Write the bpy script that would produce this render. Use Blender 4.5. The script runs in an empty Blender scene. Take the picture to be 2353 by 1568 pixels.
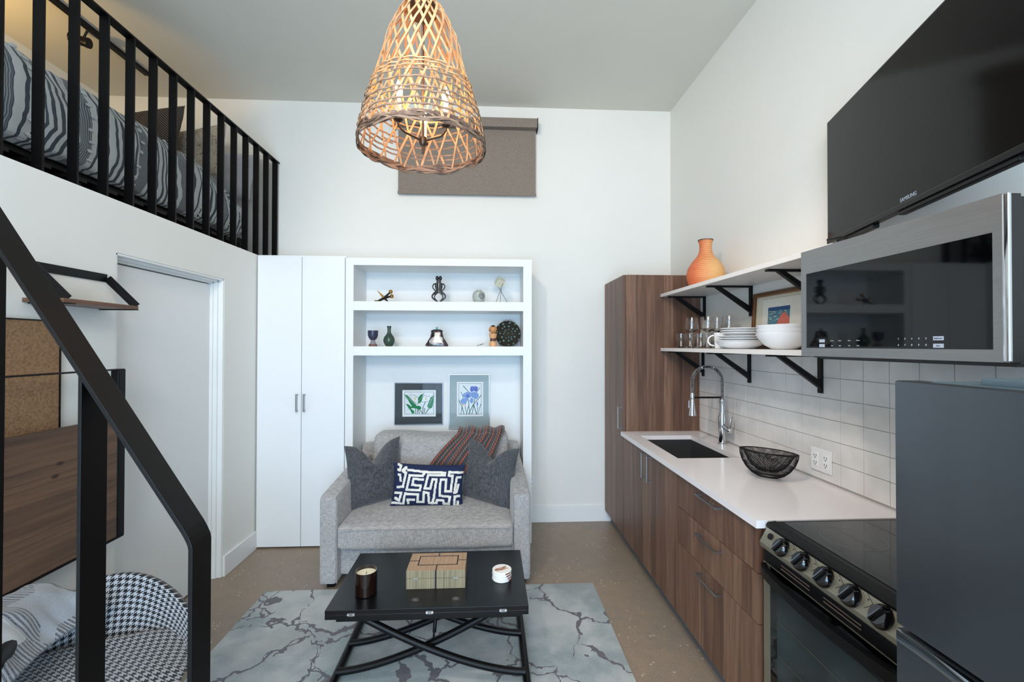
import bpy, bmesh, math, random
from math import sin, cos, pi, radians, sqrt, atan2, exp
from mathutils import Vector, Matrix, noise
random.seed(7)
S = bpy.context.scene
COL = S.collection

# ---------------------------------------------------------------- camera
cam_d = bpy.data.cameras.new('camera'); cam = bpy.data.objects.new('camera', cam_d); COL.objects.link(cam)
_p, _y, _r = radians(.535), radians(2.914), radians(-.081)
base = Matrix(((1, 0, 0), (0, 0, -1), (0, 1, 0)))
Ry = Matrix(((cos(_y), 0, -sin(_y)), (0, 1, 0), (sin(_y), 0, cos(_y))))
Rx = Matrix(((1, 0, 0), (0, cos(_p), sin(_p)), (0, -sin(_p), cos(_p))))
Rz = Matrix(((cos(_r), sin(_r), 0), (-sin(_r), cos(_r), 0), (0, 0, 1)))
M3 = Rz @ Rx @ Ry @ base
cam.matrix_world = Matrix(((M3[0][0], -M3[1][0], -M3[2][0], 0), (M3[0][1], -M3[1][1], -M3[2][1], 0),
                           (M3[0][2], -M3[1][2], -M3[2][2], 1.58), (0, 0, 0, 1)))
cam_d.sensor_width = 36; cam_d.lens = 1024.0 / 2353 * 36
cam_d.clip_start = .05
S.camera = cam
S.view_settings.view_transform = 'Standard'; S.view_settings.look = 'None'
S.view_settings.gamma = 1; S.view_settings.use_curve_mapping = False
S.view_settings.exposure = 0.85
S.cycles.max_bounces = 10; S.cycles.diffuse_bounces = 5; S.cycles.glossy_bounces = 4
S.cycles.transmission_bounces = 10; S.cycles.transparent_max_bounces = 10
S.cycles.caustics_reflective = False; S.cycles.caustics_refractive = False
S.cycles.sample_clamp_indirect = 4

# ---------------------------------------------------------------- light
W = bpy.data.worlds.new('sky'); S.world = W; W.use_nodes = True
W.node_tree.nodes['Background'].inputs[0].default_value = (.55, .75, 1, 1)
W.node_tree.nodes['Background'].inputs[1].default_value = 1.6
def area(name, loc, rot, sx, sy, power, col):
    d = bpy.data.lights.new(name, 'AREA'); d.shape = 'RECTANGLE'; d.size = sx; d.size_y = sy
    d.energy = power; d.color = col
    o = bpy.data.objects.new(name, d); COL.objects.link(o); o.location = loc; o.rotation_euler = rot
    return o
# daylight through the glass doors and clerestory behind the camera, and through the right-hand rear window
area('door_daylight', (-.3, -1.97, 1.15), (radians(90), 0, 0), 2.3, 2.1, 66, (.46, .73, 1))
area('clerestory_daylight', (-.3, -1.97, 3.0), (radians(80), 0, 0), 2.4, .8, 50, (1, .955, .87))
def spot(name, loc, target, power, col, ang, blend=.4, size=.05):
    d = bpy.data.lights.new(name, 'SPOT'); d.energy = power; d.color = col; d.spot_size = radians(ang)
    d.spot_blend = blend; d.shadow_soft_size = size
    o = bpy.data.objects.new(name, d); COL.objects.link(o); o.location = loc
    o.rotation_euler = (Vector(target) - Vector(loc)).to_track_quat('-Z', 'Y').to_euler()
    return o
# warm ceiling track heads
spot('track_light_1', (-.9, .55, 3.5), (.5, 3.6, 1.4), 58, (1, .84, .72), 100, .7, .12)
spot('track_light_2', (-.3, 1.0, 3.5), (1.2, 2.2, .9), 44, (1, .83, .74), 60, .6, .08)
spot('loft_sconce_light', (-3.12, 2.55, 3.22), (-3.05, 2.9, 3.72), 9, (1, .62, .18), 100, .25, .03)

# ---------------------------------------------------------------- material helpers
def lin(c):
    if isinstance(c, str):
        c = c.lstrip('#'); c = [int(c[i:i+2], 16)/255 for i in (0, 2, 4)]
    return tuple(x/12.92 if x <= .04045 else ((x+.055)/1.055)**2.4 for x in c[:3]) + (1,)
class NT:
    def __init__(s, name):
        s.m = bpy.data.materials.new(name); s.m.use_nodes = True; s.t = s.m.node_tree
        s.b = s.t.nodes['Principled BSDF']
    def n(s, ty, *ins, **kw):
        x = s.t.nodes.new(ty)
        props = {k: v for k, v in kw.items() if not k.startswith('i_')}
        for k, v in props.items(): setattr(x, k, v)
        for i, v in enumerate(ins):
            if v is not None: s.set(x.inputs[i], v)
        for k, v in kw.items():
            if k.startswith('i_'): s.set(x.inputs[k[2:].replace('_', ' ')], v)
        return x
    def set(s, sock, v):
        if isinstance(v, bpy.types.NodeSocket): s.t.links.new(v, sock)
        elif isinstance(v, bpy.types.Node): s.t.links.new(v.outputs[0], sock)
        else: sock.default_value = v
    def math(s, op, a, b=0.0, c=None):
        x = s.t.nodes.new('ShaderNodeMath'); x.operation = op; s.set(x.inputs[0], a); s.set(x.inputs[1], b)
        if c is not None: s.set(x.inputs[2], c)
        return x.outputs[0]
    def mix(s, f, a, b):
        x = s.t.nodes.new('ShaderNodeMix'); x.data_type = 'RGBA'; s.set(x.inputs[0], f)
        s.set(x.inputs[6], lin(a) if isinstance(a, (str, tuple)) else a); s.set(x.inputs[7], lin(b) if isinstance(b, (str, tuple)) else b)
        return x.outputs[2]
    def pos(s, sc=(1, 1, 1), rot=(0, 0, 0), kind='Object'):
        tc = s.t.nodes.new('ShaderNodeTexCoord')
        if kind == 'World': out = s.t.nodes.new('ShaderNodeNewGeometry').outputs['Position']
        else: out = tc.outputs[kind]
        mp = s.t.nodes.new('ShaderNodeMapping'); s.set(mp.inputs[0], out)
        mp.inputs['Scale'].default_value = sc; mp.inputs['Rotation'].default_value = rot
        return mp.outputs[0]
    def noise(s, vec, scale, det=3, rough=.5, dim='3D'):
        x = s.t.nodes.new('ShaderNodeTexNoise'); x.noise_dimensions = dim
        if dim == '1D': s.set(x.inputs['W'], vec)
        else: s.set(x.inputs['Vector'], vec)
        x.inputs['Scale'].default_value = scale; x.inputs['Detail'].default_value = det; x.inputs['Roughness'].default_value = rough
        return x.outputs[0]
    def ramp(s, v, lo, hi):
        x = s.t.nodes.new('ShaderNodeMapRange'); s.set(x.inputs[0], v); x.inputs[1].default_value = lo; x.inputs[2].default_value = hi
        return x.outputs[0]
    def bump(s, h, strength=.3, dist=.002):
        x = s.t.nodes.new('ShaderNodeBump'); s.set(x.inputs['Height'], h)
        x.inputs['Strength'].default_value = strength; x.inputs['Distance'].default_value = dist
        s.t.links.new(x.outputs[0], s.b.inputs['Normal'])
    def sep(s, vec):
        x = s.t.nodes.new('ShaderNodeSeparateXYZ'); s.set(x.inputs[0], vec); return x.outputs
    def comb(s, x_, y_, z_):
        x = s.t.nodes.new('ShaderNodeCombineXYZ'); s.set(x.inputs[0], x_); s.set(x.inputs[1], y_); s.set(x.inputs[2], z_); return x.outputs[0]
    def col(s, c): s.set(s.b.inputs['Base Color'], lin(c) if isinstance(c, (str, tuple)) else c)
    def set_p(s, **kw):
        for k, v in kw.items(): s.set(s.b.inputs[k.replace('_', ' ')], v)
def mat(name, c, rough=.5, metal=0, vary=.06, nscale=30, bump=0, bdist=.001, coat=0, spec=None):
    t = NT(name)
    nz = t.noise(t.pos(), nscale, 3)
    c0 = lin(c); a = tuple(max(0, x*(1-vary)) for x in c0[:3]) + (1,); b = tuple(min(1, x*(1+vary)) for x in c0[:3]) + (1,)
    x = t.t.nodes.new('ShaderNodeMix'); x.data_type = 'RGBA'; t.set(x.inputs[0], nz); x.inputs[6].default_value = a; x.inputs[7].default_value = b
    t.col(x.outputs[2]); t.set_p(Roughness=rough, Metallic=metal)
    if coat: t.set_p(Coat_Weight=coat, Coat_Roughness=.05)
    if spec is not None: t.b.inputs['Specular IOR Level'].default_value = spec
    if bump: t.bump(nz, bump, bdist)
    return t.m
def emis(name, c, strength):
    t = NT(name); t.col(c); t.b.inputs['Emission Color'].default_value = lin(c); t.b.inputs['Emission Strength'].default_value = strength
    return t.m
def glass(name, c='#ffffff', rough=0.0, ior=1.45):
    t = NT(name); t.col(c); t.set_p(Roughness=rough, Transmission_Weight=1.0, IOR=ior); return t.m
def thin_glass(name, ior=1.5):
    t = NT(name); nt = t.t; out = nt.nodes['Material Output']
    tr = nt.nodes.new('ShaderNodeBsdfTransparent'); gl = nt.nodes.new('ShaderNodeBsdfGlossy'); gl.inputs['Roughness'].default_value = 0
    fr = nt.nodes.new('ShaderNodeFresnel'); fr.inputs[0].default_value = ior
    mx = nt.nodes.new('ShaderNodeMixShader'); nt.links.new(fr.outputs[0], mx.inputs[0]); nt.links.new(tr.outputs[0], mx.inputs[1]); nt.links.new(gl.outputs[0], mx.inputs[2])
    nt.links.new(mx.outputs[0], out.inputs[0]); return t.m
def wood(name, c1, c2, c3, plank=.075, rough=.45, horiz=None):
    t = NT(name)
    inf = t.t.nodes.new('ShaderNodeObjectInfo')
    off = t.math('MULTIPLY', inf.outputs['Random'], 13.0)
    P = t.sep(t.pos(kind='World'))
    if horiz == 'Y': u, v, w = P[2], P[1], P[0]
    elif horiz == 'X': u, v, w = P[1], P[0], P[2]
    else: u, v, w = t.math('ADD', P[0], P[1]), P[2], P[0]
    u = t.math('ADD', u, off)
    wob = t.noise(t.comb(u, t.math('MULTIPLY', v, .6), off), 3, 2)
    uu = t.math('ADD', u, t.math('MULTIPLY', wob, .02))
    pid = t.math('FLOOR', t.math('DIVIDE', uu, plank))
    wn = t.t.nodes.new('ShaderNodeTexWhiteNoise'); wn.noise_dimensions = '1D'; t.set(wn.inputs['W'], pid)
    fr = t.math('FRACT', t.math('DIVIDE', uu, plank))
    grain = t.noise(t.comb(t.math('MULTIPLY', uu, 60), t.math('MULTIPLY', v, 2.2), t.math('MULTIPLY', wn.outputs[0], 40)), 1, 5, .65)
    big = t.noise(t.comb(t.math('MULTIPLY', uu, 14), t.math('MULTIPLY', v, .9), t.math('MULTIPLY', wn.outputs[0], 90)), 1, 3, .5)
    c = t.mix(t.ramp(wn.outputs[0], .1, .9), c1, c2)
    c = t.mix(t.ramp(big, .5, .78), c, c3)
    g = t.ramp(grain, .42, .72)
    c = t.mix(t.math('MULTIPLY', g, .75), c, c3)
    edge = t.math('LESS_THAN', fr, .025)
    c = t.mix(t.math('MULTIPLY', edge, .45), c, c3)
    t.col(c); t.set_p(Roughness=rough); t.bump(grain, .12, .001)
    return t.m
def fabric(name, c1, c2, scale=260, rough=.9, amount=.6, sheen=.3, slub=(1, 1, .25)):
    t = NT(name); P = t.pos()
    a = t.noise(t.pos((1, 1, .12)), scale, 2); b = t.noise(t.pos((.12, .12, 1)), scale, 2)
    w = t.math('MULTIPLY', t.math('ADD', a, b), .5)
    big = t.noise(P, 7, 2)
    f = t.math('ADD', t.ramp(w, .38, .62), t.math('MULTIPLY', t.math('SUBTRACT', big, .5), .2))
    t.col(t.mix(f, c1, c2)); t.set_p(Roughness=rough, Sheen_Weight=sheen); t.bump(w, amount, .0015); return t.m

# ---------------------------------------------------------------- mesh helpers
class MB:
    def __init__(s): s.bm = bmesh.new()
    def _add(s, tb, mi=0, M=None):
        if M is not None: bmesh.ops.transform(tb, matrix=M, verts=tb.verts)
        vm = {v: s.bm.verts.new(v.co) for v in tb.verts}
        for f in tb.faces:
            try: nf = s.bm.faces.new([vm[v] for v in f.verts])
            except ValueError: continue
            nf.material_index = mi; nf.smooth = True
        tb.free(); return s
    def box(s, x0, x1, y0, y1, z0, z1, bev=0, seg=2, mi=0, M=None):
        tb = bmesh.new(); bmesh.ops.create_cube(tb, size=1)
        for v in tb.verts: v.co = Vector(((x0+x1)/2+v.co.x*(x1-x0), (y0+y1)/2+v.co.y*(y1-y0), (z0+z1)/2+v.co.z*(z1-z0)))
        if bev: bmesh.ops.bevel(tb, geom=list(tb.edges), offset=bev, segments=seg, profile=.5, affect='EDGES', clamp_overlap=True)
        bmesh.ops.recalc_face_normals(tb, faces=tb.faces)
        return s._add(tb, mi, M)
    def poly(s, pts, mi=0):
        vs = [s.bm.verts.new(p) for p in pts]; f = s.bm.faces.new(vs); f.material_index = mi; f.smooth = True; return s
    def prism(s, pts, d, mi=0, bev=0, M=None, seg=2):
        tb = bmesh.new(); vs = [tb.verts.new(p) for p in pts]; f = tb.faces.new(vs)
        r = bmesh.ops.extrude_face_region(tb, geom=[f]); d = Vector(d)
        for e in r['geom']:
            if isinstance(e, bmesh.types.BMVert): e.co += d
        bmesh.ops.recalc_face_normals(tb, faces=tb.faces)
        if bev: bmesh.ops.bevel(tb, geom=list(tb.edges), offset=bev, segments=seg, profile=.5, affect='EDGES', clamp_overlap=True)
        return s._add(tb, mi, M)
    def rings(s, rings, caps=True, closed=False, mi=0, loop=True):
        R = [[s.bm.verts.new(p) for p in r] for r in rings]; n = len(R[0]); m = len(R)
        for i in range(m if closed else m-1):
            a, b = R[i], R[(i+1) % m]
            for j in range(n if loop else n-1):
                try:
                    f = s.bm.faces.new((a[j], a[(j+1) % n], b[(j+1) % n], b[j])); f.smooth = True; f.material_index = mi
                except ValueError: pass
        if caps and not closed and loop:
            for r in (R[0][::-1], R[-1]):
                f = s.bm.faces.new(r); f.smooth = True; f.material_index = mi
        return s
    def tube(s, pts, r, n=12, closed=False, mi=0, caps=True):
        pts = [Vector(p) for p in pts]; m = len(pts); rs = r if isinstance(r, (list, tuple)) else [r]*m
        rings = []; up = None
        for i, p in enumerate(pts):
            a = pts[i-1] if (i > 0 or closed) else p; b = pts[(i+1) % m] if (i < m-1 or closed) else p
            t = (b-a).normalized()
            if up is None: up = t.orthogonal().normalized()
            up = (up - t*up.dot(t)).normalized(); q = t.cross(up)
            rings.append([p + (up*cos(2*pi*k/n)+q*sin(2*pi*k/n))*rs[i] for k in range(n)])
        return s.rings(rings, caps, closed, mi)
    def cyl(s, p0, p1, r0, r1=None, n=16, mi=0): return s.tube([p0, p1], [r0, r0 if r1 is None else r1], n, mi=mi)
    def rod(s, p0, p1, w, d, side, mi=0, bev=0):   # rectangular bar; w across 'side', d across the third axis
        p0, p1 = Vector(p0), Vector(p1); t = (p1-p0).normalized(); sd = Vector(side); sd = (sd-t*sd.dot(t)).normalized(); q = t.cross(sd)
        M = Matrix((( *(sd),), (*(q),), (*(t),))).transposed().to_4x4(); M.translation = (p0+p1)/2; L = (p1-p0).length
        return s.box(-w/2, w/2, -d/2, d/2, -L/2, L/2, bev, mi=mi, M=M)
    def lathe(s, prof, c=(0, 0, 0), n=32, mi=0, M=None, cap0=True, cap1=False, sx=1, sy=1):
        c = Vector(c); rings = []
        for r, z in prof:
            ring = [Vector((r*cos(2*pi*k/n)*sx, r*sin(2*pi*k/n)*sy, z)) for k in range(n)]
            rings.append([(M @ p if M else p)+c for p in ring])
        R = [[s.bm.verts.new(p) for p in r] for r in rings]
        for i in range(len(R)-1):
            for j in range(n):
                f = s.bm.faces.new((R[i][j], R[i][(j+1) % n], R[i+1][(j+1) % n], R[i+1][j])); f.smooth = True; f.material_index = mi
        if cap0: f = s.bm.faces.new(R[0][::-1]); f.material_index = mi
        if cap1: f = s.bm.faces.new(R[-1]); f.material_index = mi
        return s
    def ball(s, c, r, mi=0, sc=(1, 1, 1), n=20, M=None):
        tb = bmesh.new(); bmesh.ops.create_uvsphere(tb, u_segments=n, v_segments=max(6, n*2//3), radius=r)
        for v in tb.verts: v.co = Vector((v.co.x*sc[0], v.co.y*sc[1], v.co.z*sc[2]))
        if M is not None: bmesh.ops.transform(tb, matrix=M, verts=tb.verts)
        bmesh.ops.translate(tb, vec=Vector(c), verts=tb.verts)
        return s._add(tb, mi)
    def grid(s, fn, nu, nv, mfn=None, wrapu=False, thick=None):
        V = [[s.bm.verts.new(fn(i/nu, j/nv)) for j in range(nv+1)] for i in range(nu+(0 if wrapu else 1))]
        for i in range(nu):
            for j in range(nv):
                a, b = V[i], V[(i+1) % len(V)]
                f = s.bm.faces.new((a[j], b[j], b[j+1], a[j+1])); f.smooth = True
                f.material_index = mfn((i+.5)/nu, (j+.5)/nv) if mfn else 0
        return s
    def strip(s, pts, nrm, w, t, mi=0, closed=False):
        pts = [Vector(p) for p in pts]; m = len(pts); rings = []
        for i, p in enumerate(pts):
            a = pts[i-1] if (i > 0 or closed) else p; b = pts[(i+1) % m] if (i < m-1 or closed) else p
            T = (b-a).normalized(); N = Vector(nrm[i]).normalized(); B = T.cross(N).normalized(); N = B.cross(T)
            rings.append([p+B*w/2+N*t/2, p-B*w/2+N*t/2, p-B*w/2-N*t/2, p+B*w/2-N*t/2])
        return s.rings(rings, True, closed, mi)

def wm(o):
    M = Matrix.LocRotScale(o.location, o.rotation_euler, None)
    return wm(o.parent) @ M if o.parent else M
def tag(o, label=None, cat=None, group=None, kind=None):
    if label: o['label'] = label
    if cat: o['category'] = cat
    if group: o['group'] = group
    if kind: o['kind'] = kind
    return o
def thing(name, label, cat, loc=(0, 0, 0), rz=0, group=None, rot=None):
    o = bpy.data.objects.new(name, None); COL.objects.link(o); o.empty_display_size = .05
    o.location = loc; o.rotation_euler = rot or (0, 0, rz); return tag(o, label, cat, group)
def build(name, mb, mats, parent=None, local=False, sharp=35, label=None, cat=None, group=None, kind=None, origin=True, solid=0, sub=0, wire=0):
    me = bpy.data.meshes.new(name); bm = mb.bm
    loc = Vector((0, 0, 0))
    if parent is not None and not local: bmesh.ops.transform(bm, matrix=wm(parent).inverted(), verts=bm.verts)
    if parent is None and origin and bm.verts:
        xs = [v.co for v in bm.verts]
        loc = Vector(((min(v.x for v in xs)+max(v.x for v in xs))/2, (min(v.y for v in xs)+max(v.y for v in xs))/2, min(v.z for v in xs)))
        bmesh.ops.translate(bm, vec=-loc, verts=bm.verts)
    bm.to_mesh(me); bm.free()
    for m_ in (mats if isinstance(mats, (list, tuple)) else [mats]): me.materials.append(m_)
    if sharp: me.set_sharp_from_angle(angle=radians(sharp))
    o = bpy.data.objects.new(name, me); COL.objects.link(o); o.location = loc
    if parent is not None: o.parent = parent
    if sharp == 35 and not (wire or solid or sub):
        md = o.modifiers.new('normals', 'WEIGHTED_NORMAL'); md.keep_sharp = True; md.weight = 80
    if wire:
        md = o.modifiers.new('wire', 'WIREFRAME'); md.thickness = wire; md.use_replace = True
    if solid:
        md = o.modifiers.new('solid', 'SOLIDIFY'); md.thickness = solid; md.offset = 0
    if sub:
        md = o.modifiers.new('sub', 'SUBSURF'); md.levels = sub; md.render_levels = sub
    return tag(o, label, cat, group, kind)
def dup(root, loc, rz=None, label=None, group=None, rot=None):
    r = root.copy(); COL.objects.link(r); r.location = loc
    if rz is not None: r.rotation_euler = (0, 0, rz)
    if rot is not None: r.rotation_euler = rot
    if label: r['label'] = label
    if group: r['group'] = group
    for ch in list(root.children):
        c = ch.copy(); COL.objects.link(c); c.parent = r
        for g in ch.children:
            d = g.copy(); COL.objects.link(d); d.parent = c
    return r
def text(name, body, size, mat_, parent, M, extrude=.0003, align='CENTER'):
    cu = bpy.data.curves.new(name, 'FONT'); cu.body = body; cu.size = size; cu.align_x = align; cu.align_y = 'CENTER'; cu.extrude = extrude
    tmp = bpy.data.objects.new('tmp_text', cu); COL.objects.link(tmp)
    dg = bpy.context.evaluated_depsgraph_get(); me = bpy.data.meshes.new_from_object(tmp.evaluated_get(dg))
    COL.objects.unlink(tmp); bpy.data.objects.remove(tmp)
    me.transform(wm(parent).inverted() @ M); me.materials.clear(); me.materials.append(mat_)
    o = bpy.data.objects.new(name, me); COL.objects.link(o); o.parent = parent; return o
def frameM(o, ex, ey):     # matrix with columns ex, ey, ex x ey at o
    ex, ey = Vector(ex).normalized(), Vector(ey).normalized(); ez = ex.cross(ey)
    M = Matrix((ex, ey, ez)).transposed().to_4x4(); M.translation = Vector(o); return M
def struct(name, mb, mats, parent=None, **k): return build(name, mb, mats, parent, kind=None if parent else 'structure', **k)

# ---------------------------------------------------------------- materials
m_wall = mat('wall_paint', '#e6e5e0', .75, vary=.015, nscale=4)
m_trim = mat('trim_paint', '#e6e8e8', .4, vary=.01)
m_ceil = mat('ceiling_paint', '#dad7cd', .85, vary=.02, nscale=3)
m_cabw = mat('white_cabinet', '#e8ebee', .35, vary=.01)
m_dark = mat('dark_gap', '#16171a', .8)
m_black = mat('black_metal', '#08080a', .38, vary=.1, spec=.25)
m_blackm = mat('black_matte', '#0a0a0c', .5, vary=.1, spec=.25)
m_bglass = mat('black_glass', '#030405', .04, vary=.02, spec=.42)
m_chrome = mat('chrome', '#d8dade', .08, 1, vary=.02)
m_nickel = mat('brushed_nickel', '#a9aaac', .3, 1, vary=.05)
m_white = mat('white_china', '#eef0f2', .15, vary=.01)
m_quartz = mat('white_quartz', '#e9e6e8', .18, vary=.012, nscale=60)
m_walnut = wood('walnut_laminate', '#846350', '#664838', '#3f2c23', .07)
m_wedge = mat('cabinet_edge_band', '#5c4b44', .5, vary=.15, nscale=80)
m_grayk = mat('toe_kick_grey', '#5f6368', .5, vary=.03)
t = NT('brushed_steel'); nz = t.noise(t.pos((1, 1, 60)), 6, 3); t.col(t.mix(nz, '#8e8f90', '#a8a8a7')); t.set_p(Metallic=.9, Roughness=t.ramp(nz, -1.2, 3.2)); t.bump(nz, .03, .0005); m_steel = t.m
t = NT('dark_steel'); nz = t.noise(t.pos((3, 3, .5)), 3, 2); t.col(t.mix(nz, '#5c6268', '#6a6f74')); t.set_p(Metallic=.85, Roughness=.24); m_fsteel = t.m
t = NT('concrete_floor')
P = t.pos(kind='World'); a = t.noise(P, 1.3, 4, .6); b = t.noise(P, 14, 5, .7); c = t.noise(P, 160, 2)
col = t.mix(t.ramp(a, .3, .7), '#9a8672', '#807a71'); col = t.mix(t.math('MULTIPLY', t.ramp(b, .35, .75), .6), col, '#a58e78')
col = t.mix(t.math('MULTIPLY', t.ramp(c, .45, .75), .6), col, '#5c5248')
vo = t.n('ShaderNodeTexVoronoi', P, i_Scale=34.0); wn = t.math('GREATER_THAN', t.noise(P, 9, 1), .56)
sp = t.math('MULTIPLY', t.math('LESS_THAN', vo.outputs['Distance'], .17), wn)
col = t.mix(t.math('MULTIPLY', sp, .7), col, '#cfc8bd'); t.col(col); t.set_p(Roughness=.42); t.bump(c, .1, .001); m_floor = t.m
t = NT('crackle_rug')
P = t.pos(kind='World'); wx = t.n('ShaderNodeTexNoise', P, i_Scale=5.0, i_Detail=4.0)
wv = t.n('ShaderNodeVectorMath', wx.outputs[1], (.5, .5, .5), operation='SUBTRACT'); wv2 = t.n('ShaderNodeVectorMath', wv, operation='SCALE', i_Scale=.26)
PP = t.n('ShaderNodeVectorMath', P, wv2, operation='ADD').outputs[0]
v1 = t.n('ShaderNodeTexVoronoi', PP, feature='DISTANCE_TO_EDGE', i_Scale=2.35); v2 = t.n('ShaderNodeTexVoronoi', PP, feature='DISTANCE_TO_EDGE', i_Scale=9.0)
wmod = t.ramp(t.noise(P, 4.5, 3), .38, .72)
k1 = t.math('LESS_THAN', v1.outputs[0], t.math('MULTIPLY', wmod, .034))
near = t.math('LESS_THAN', v1.outputs[0], t.math('MULTIPLY', t.ramp(t.noise(P, 3.1, 1), .5, .75), .17))
k2 = t.math('MULTIPLY', t.math('LESS_THAN', v2.outputs[0], .055), near)
k = t.math('MAXIMUM', k1, k2)
a = t.noise(P, 2.2, 5, .6); b = t.noise(P, 1.5, 2)
col = t.mix(t.ramp(a, .42, .58), '#76868a', '#adb1b1'); col = t.mix(t.math('MULTIPLY', t.ramp(b, .5, .8), .6), col, '#a59d95')
col = t.mix(t.math('MULTIPLY', t.ramp(t.noise(P, 3.7, 3), .52, .8), .7), col, '#6c7d80')
pile = t.noise(P, 330, 3); col = t.mix(t.math('MULTIPLY', t.ramp(pile, .35, .7), .35), col, '#c3c9c9')
t.col(t.mix(k, col, '#56525a')); t.set_p(Roughness=.85, Sheen_Weight=.3)
t.bump(t.math('ADD', t.math('MULTIPLY', pile, .4), t.math('SUBTRACT', 1.0, k)), .6, .006); m_rug = t.m
m_sofa = fabric('sofa_linen', '#8b8888', '#b8b5b3', 300, amount=.6)
m_gpil = fabric('charcoal_wool', '#2d2f34', '#5c5d62', 330)
m_navy = fabric('navy_canvas', '#0f1c3e', '#1a2850', 500, sheen=0)
m_cream = fabric('cream_wool', '#d9d6cc', '#efece2', 400, sheen=0)

# ---------------------------------------------------------------- room
YB, XR, XL, XF, ZC, ZL = 3.98, 1.65, -1.81, -3.33, 3.72, 2.283
YN = -2.0
struct('floor', MB().box(XF-.1, XR+.1, YN-.1, YB+.1, -.1, 0), m_floor)
struct('ceiling', MB().box(XF-.1, XR+.1, YN-.1, YB+.1, ZC, ZC+.1), m_ceil)
wb = MB()   # back wall with the high window opening
wx0, wx1, wz0, wz1 = -.76, .36, 2.96, 3.5
wb.box(XF-.1, wx0, YB, YB+.14, 0, ZC).box(wx1, XR+.1, YB, YB+.14, 0, ZC).box(wx0, wx1, YB, YB+.14, 0, wz0).box(wx0, wx1, YB, YB+.14, wz1, ZC)
struct('wall_back', wb, m_wall)
struct('wall_right', MB().box(XR, XR+.1, YN, YB, 0, ZC), m_wall)
struct('wall_loft', MB().box(XF-.1, XF, YN, YB, 0, ZC), m_wall)
wf = MB()   # wall behind the camera: glass doors and a clerestory window
wf.box(XF-.1, -1.5, YN-.1, YN, 0, ZC).box(.9, XR+.1, YN-.1, YN, 0, ZC).box(-1.5, .9, YN-.1, YN, 2.25, 2.55).box(-1.5, .9, YN-.1, YN, 3.45, ZC)
struct('wall_front', wf, m_wall)
dy0, dy1, dz = 2.254, 3.14, 2.028
wl = MB()
wl.box(XL-.14, XL, YN, dy0, 0, ZL).box(XL-.14, XL, dy1, YB, 0, ZL).box(XL-.14, XL, dy0, dy1, dz, ZL)
struct('wall_left', wl, m_wall)
lf = MB(); lf.box(XF, XL-.14, YN, YB, ZL-.2, ZL-.02); struct('loft_floor', lf, m_blackm)
w1 = thing('window_1', None, None); w1['kind'] = 'structure'
struct('window_frame', MB().box(wx0, wx0+.03, YB+.04, YB+.1, wz0, wz1).box(wx1-.03, wx1, YB+.04, YB+.1, wz0, wz1).box(wx0, wx1, YB+.04, YB+.1, wz0, wz0+.03).box(wx0, wx1, YB+.04, YB+.1, wz1-.03, wz1), m_trim, w1)
m_pane = thin_glass('window_glass')
struct('pane', MB().box(wx0+.03, wx1-.03, YB+.065, YB+.07, wz0+.03, wz1-.03), m_pane, w1)
w2 = thing('window_2', None, None, (0, YN, 0)); w2['kind'] = 'structure'
g = MB()
for x in (-1.5, -.33, .84): g.box(x, x+.06, YN-.08, YN-.03, 0, 2.25).box(x, x+.06, YN-.08, YN-.03, 2.55, 3.45)
for z in (0, 2.19, 2.55, 3.39): g.box(-1.5, .9, YN-.08, YN-.03, z, z+.06)
struct('window_frame', g, m_black, w2)
bb = MB().box(.34, XR-.02, YB-.016, YB, 0, .14, .004); struct('baseboard_back', bb, m_trim)
struct('baseboard_left', MB().box(XL, XL+.016, dy1+.0, 3.558, 0, .14, .004), m_trim)
struct('baseboard_right', MB().box(XL, XL+.016, YN, dy0, 0, .14, .004), m_trim).name = 'baseboard_front'
# door in the left wall
d1 = thing('door_1', None, None, (XL-.07, (dy0+dy1)/2, 0)); d1['kind'] = 'structure'
struct('door_slab', MB().box(XL-.115, XL-.075, dy0+.012, dy1-.03, .012, dz-.04, .002), m_trim, d1)
jm = MB()
for k, (dx, th) in enumerate(((0, .012), (-.03, .024), (-.055, .034))):
    jm.box(XL-.14, XL+dx-.002, dy1-th, dy1, 0, dz, .003)
    jm.box(XL-.14, XL+dx-.002, dy0, dy1, dz-th, dz, .003)
jm.box(XL-.14, XL-.002, dy0, dy0+.01, 0, dz)
struct('door_frame', jm, m_trim, d1)

# backsplash of glazed handmade tiles
bs = MB(); rnd = random.Random(3)
bs.box(1.642, 1.65, .3, 3.40, .91, 1.56)
Y0 = 3.282
for i in range(-1, 24):
    for j in range(6):
        ya, yb = Y0-.128*(i+1), Y0-.128*i; za, zb = .921+.1007*j, .921+.1007*(j+1)
        if j == 5: zb = 1.56
        yb = min(yb, 3.398); za = max(za, .916)
        if yb-ya < .02: continue
        tb = bmesh.new(); bmesh.ops.create_cube(tb, size=1)
        for v in tb.verts: v.co = Vector((1.6395+v.co.x*.006, (ya+yb)/2+v.co.y*(yb-ya-.0022), (za+zb)/2+v.co.z*(zb-za-.0022)))
        sh = rnd.uniform(-.005, .005), rnd.uniform(-.005, .005)
        for v in tb.verts: v.co.x += (v.co.y-(ya+yb)/2)*sh[0]+(v.co.z-(za+zb)/2)*sh[1]
        bmesh.ops.bevel(tb, geom=list(tb.edges), offset=.0015, segments=2, profile=.5, affect='EDGES')
        bs._add(tb, 1)
t = NT('glazed_tile'); P = t.pos(kind='World'); nz = t.noise(P, 9, 3); n2 = t.noise(P, 28, 2)
t.col(t.mix(t.ramp(nz, .3, .7), '#d5d4d2', '#e2e1df')); t.set_p(Roughness=.2); t.bump(n2, .16, .003); m_tile = t.m
struct('backsplash', bs, [mat('grout', '#c4c2bd', .9), m_tile])

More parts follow.
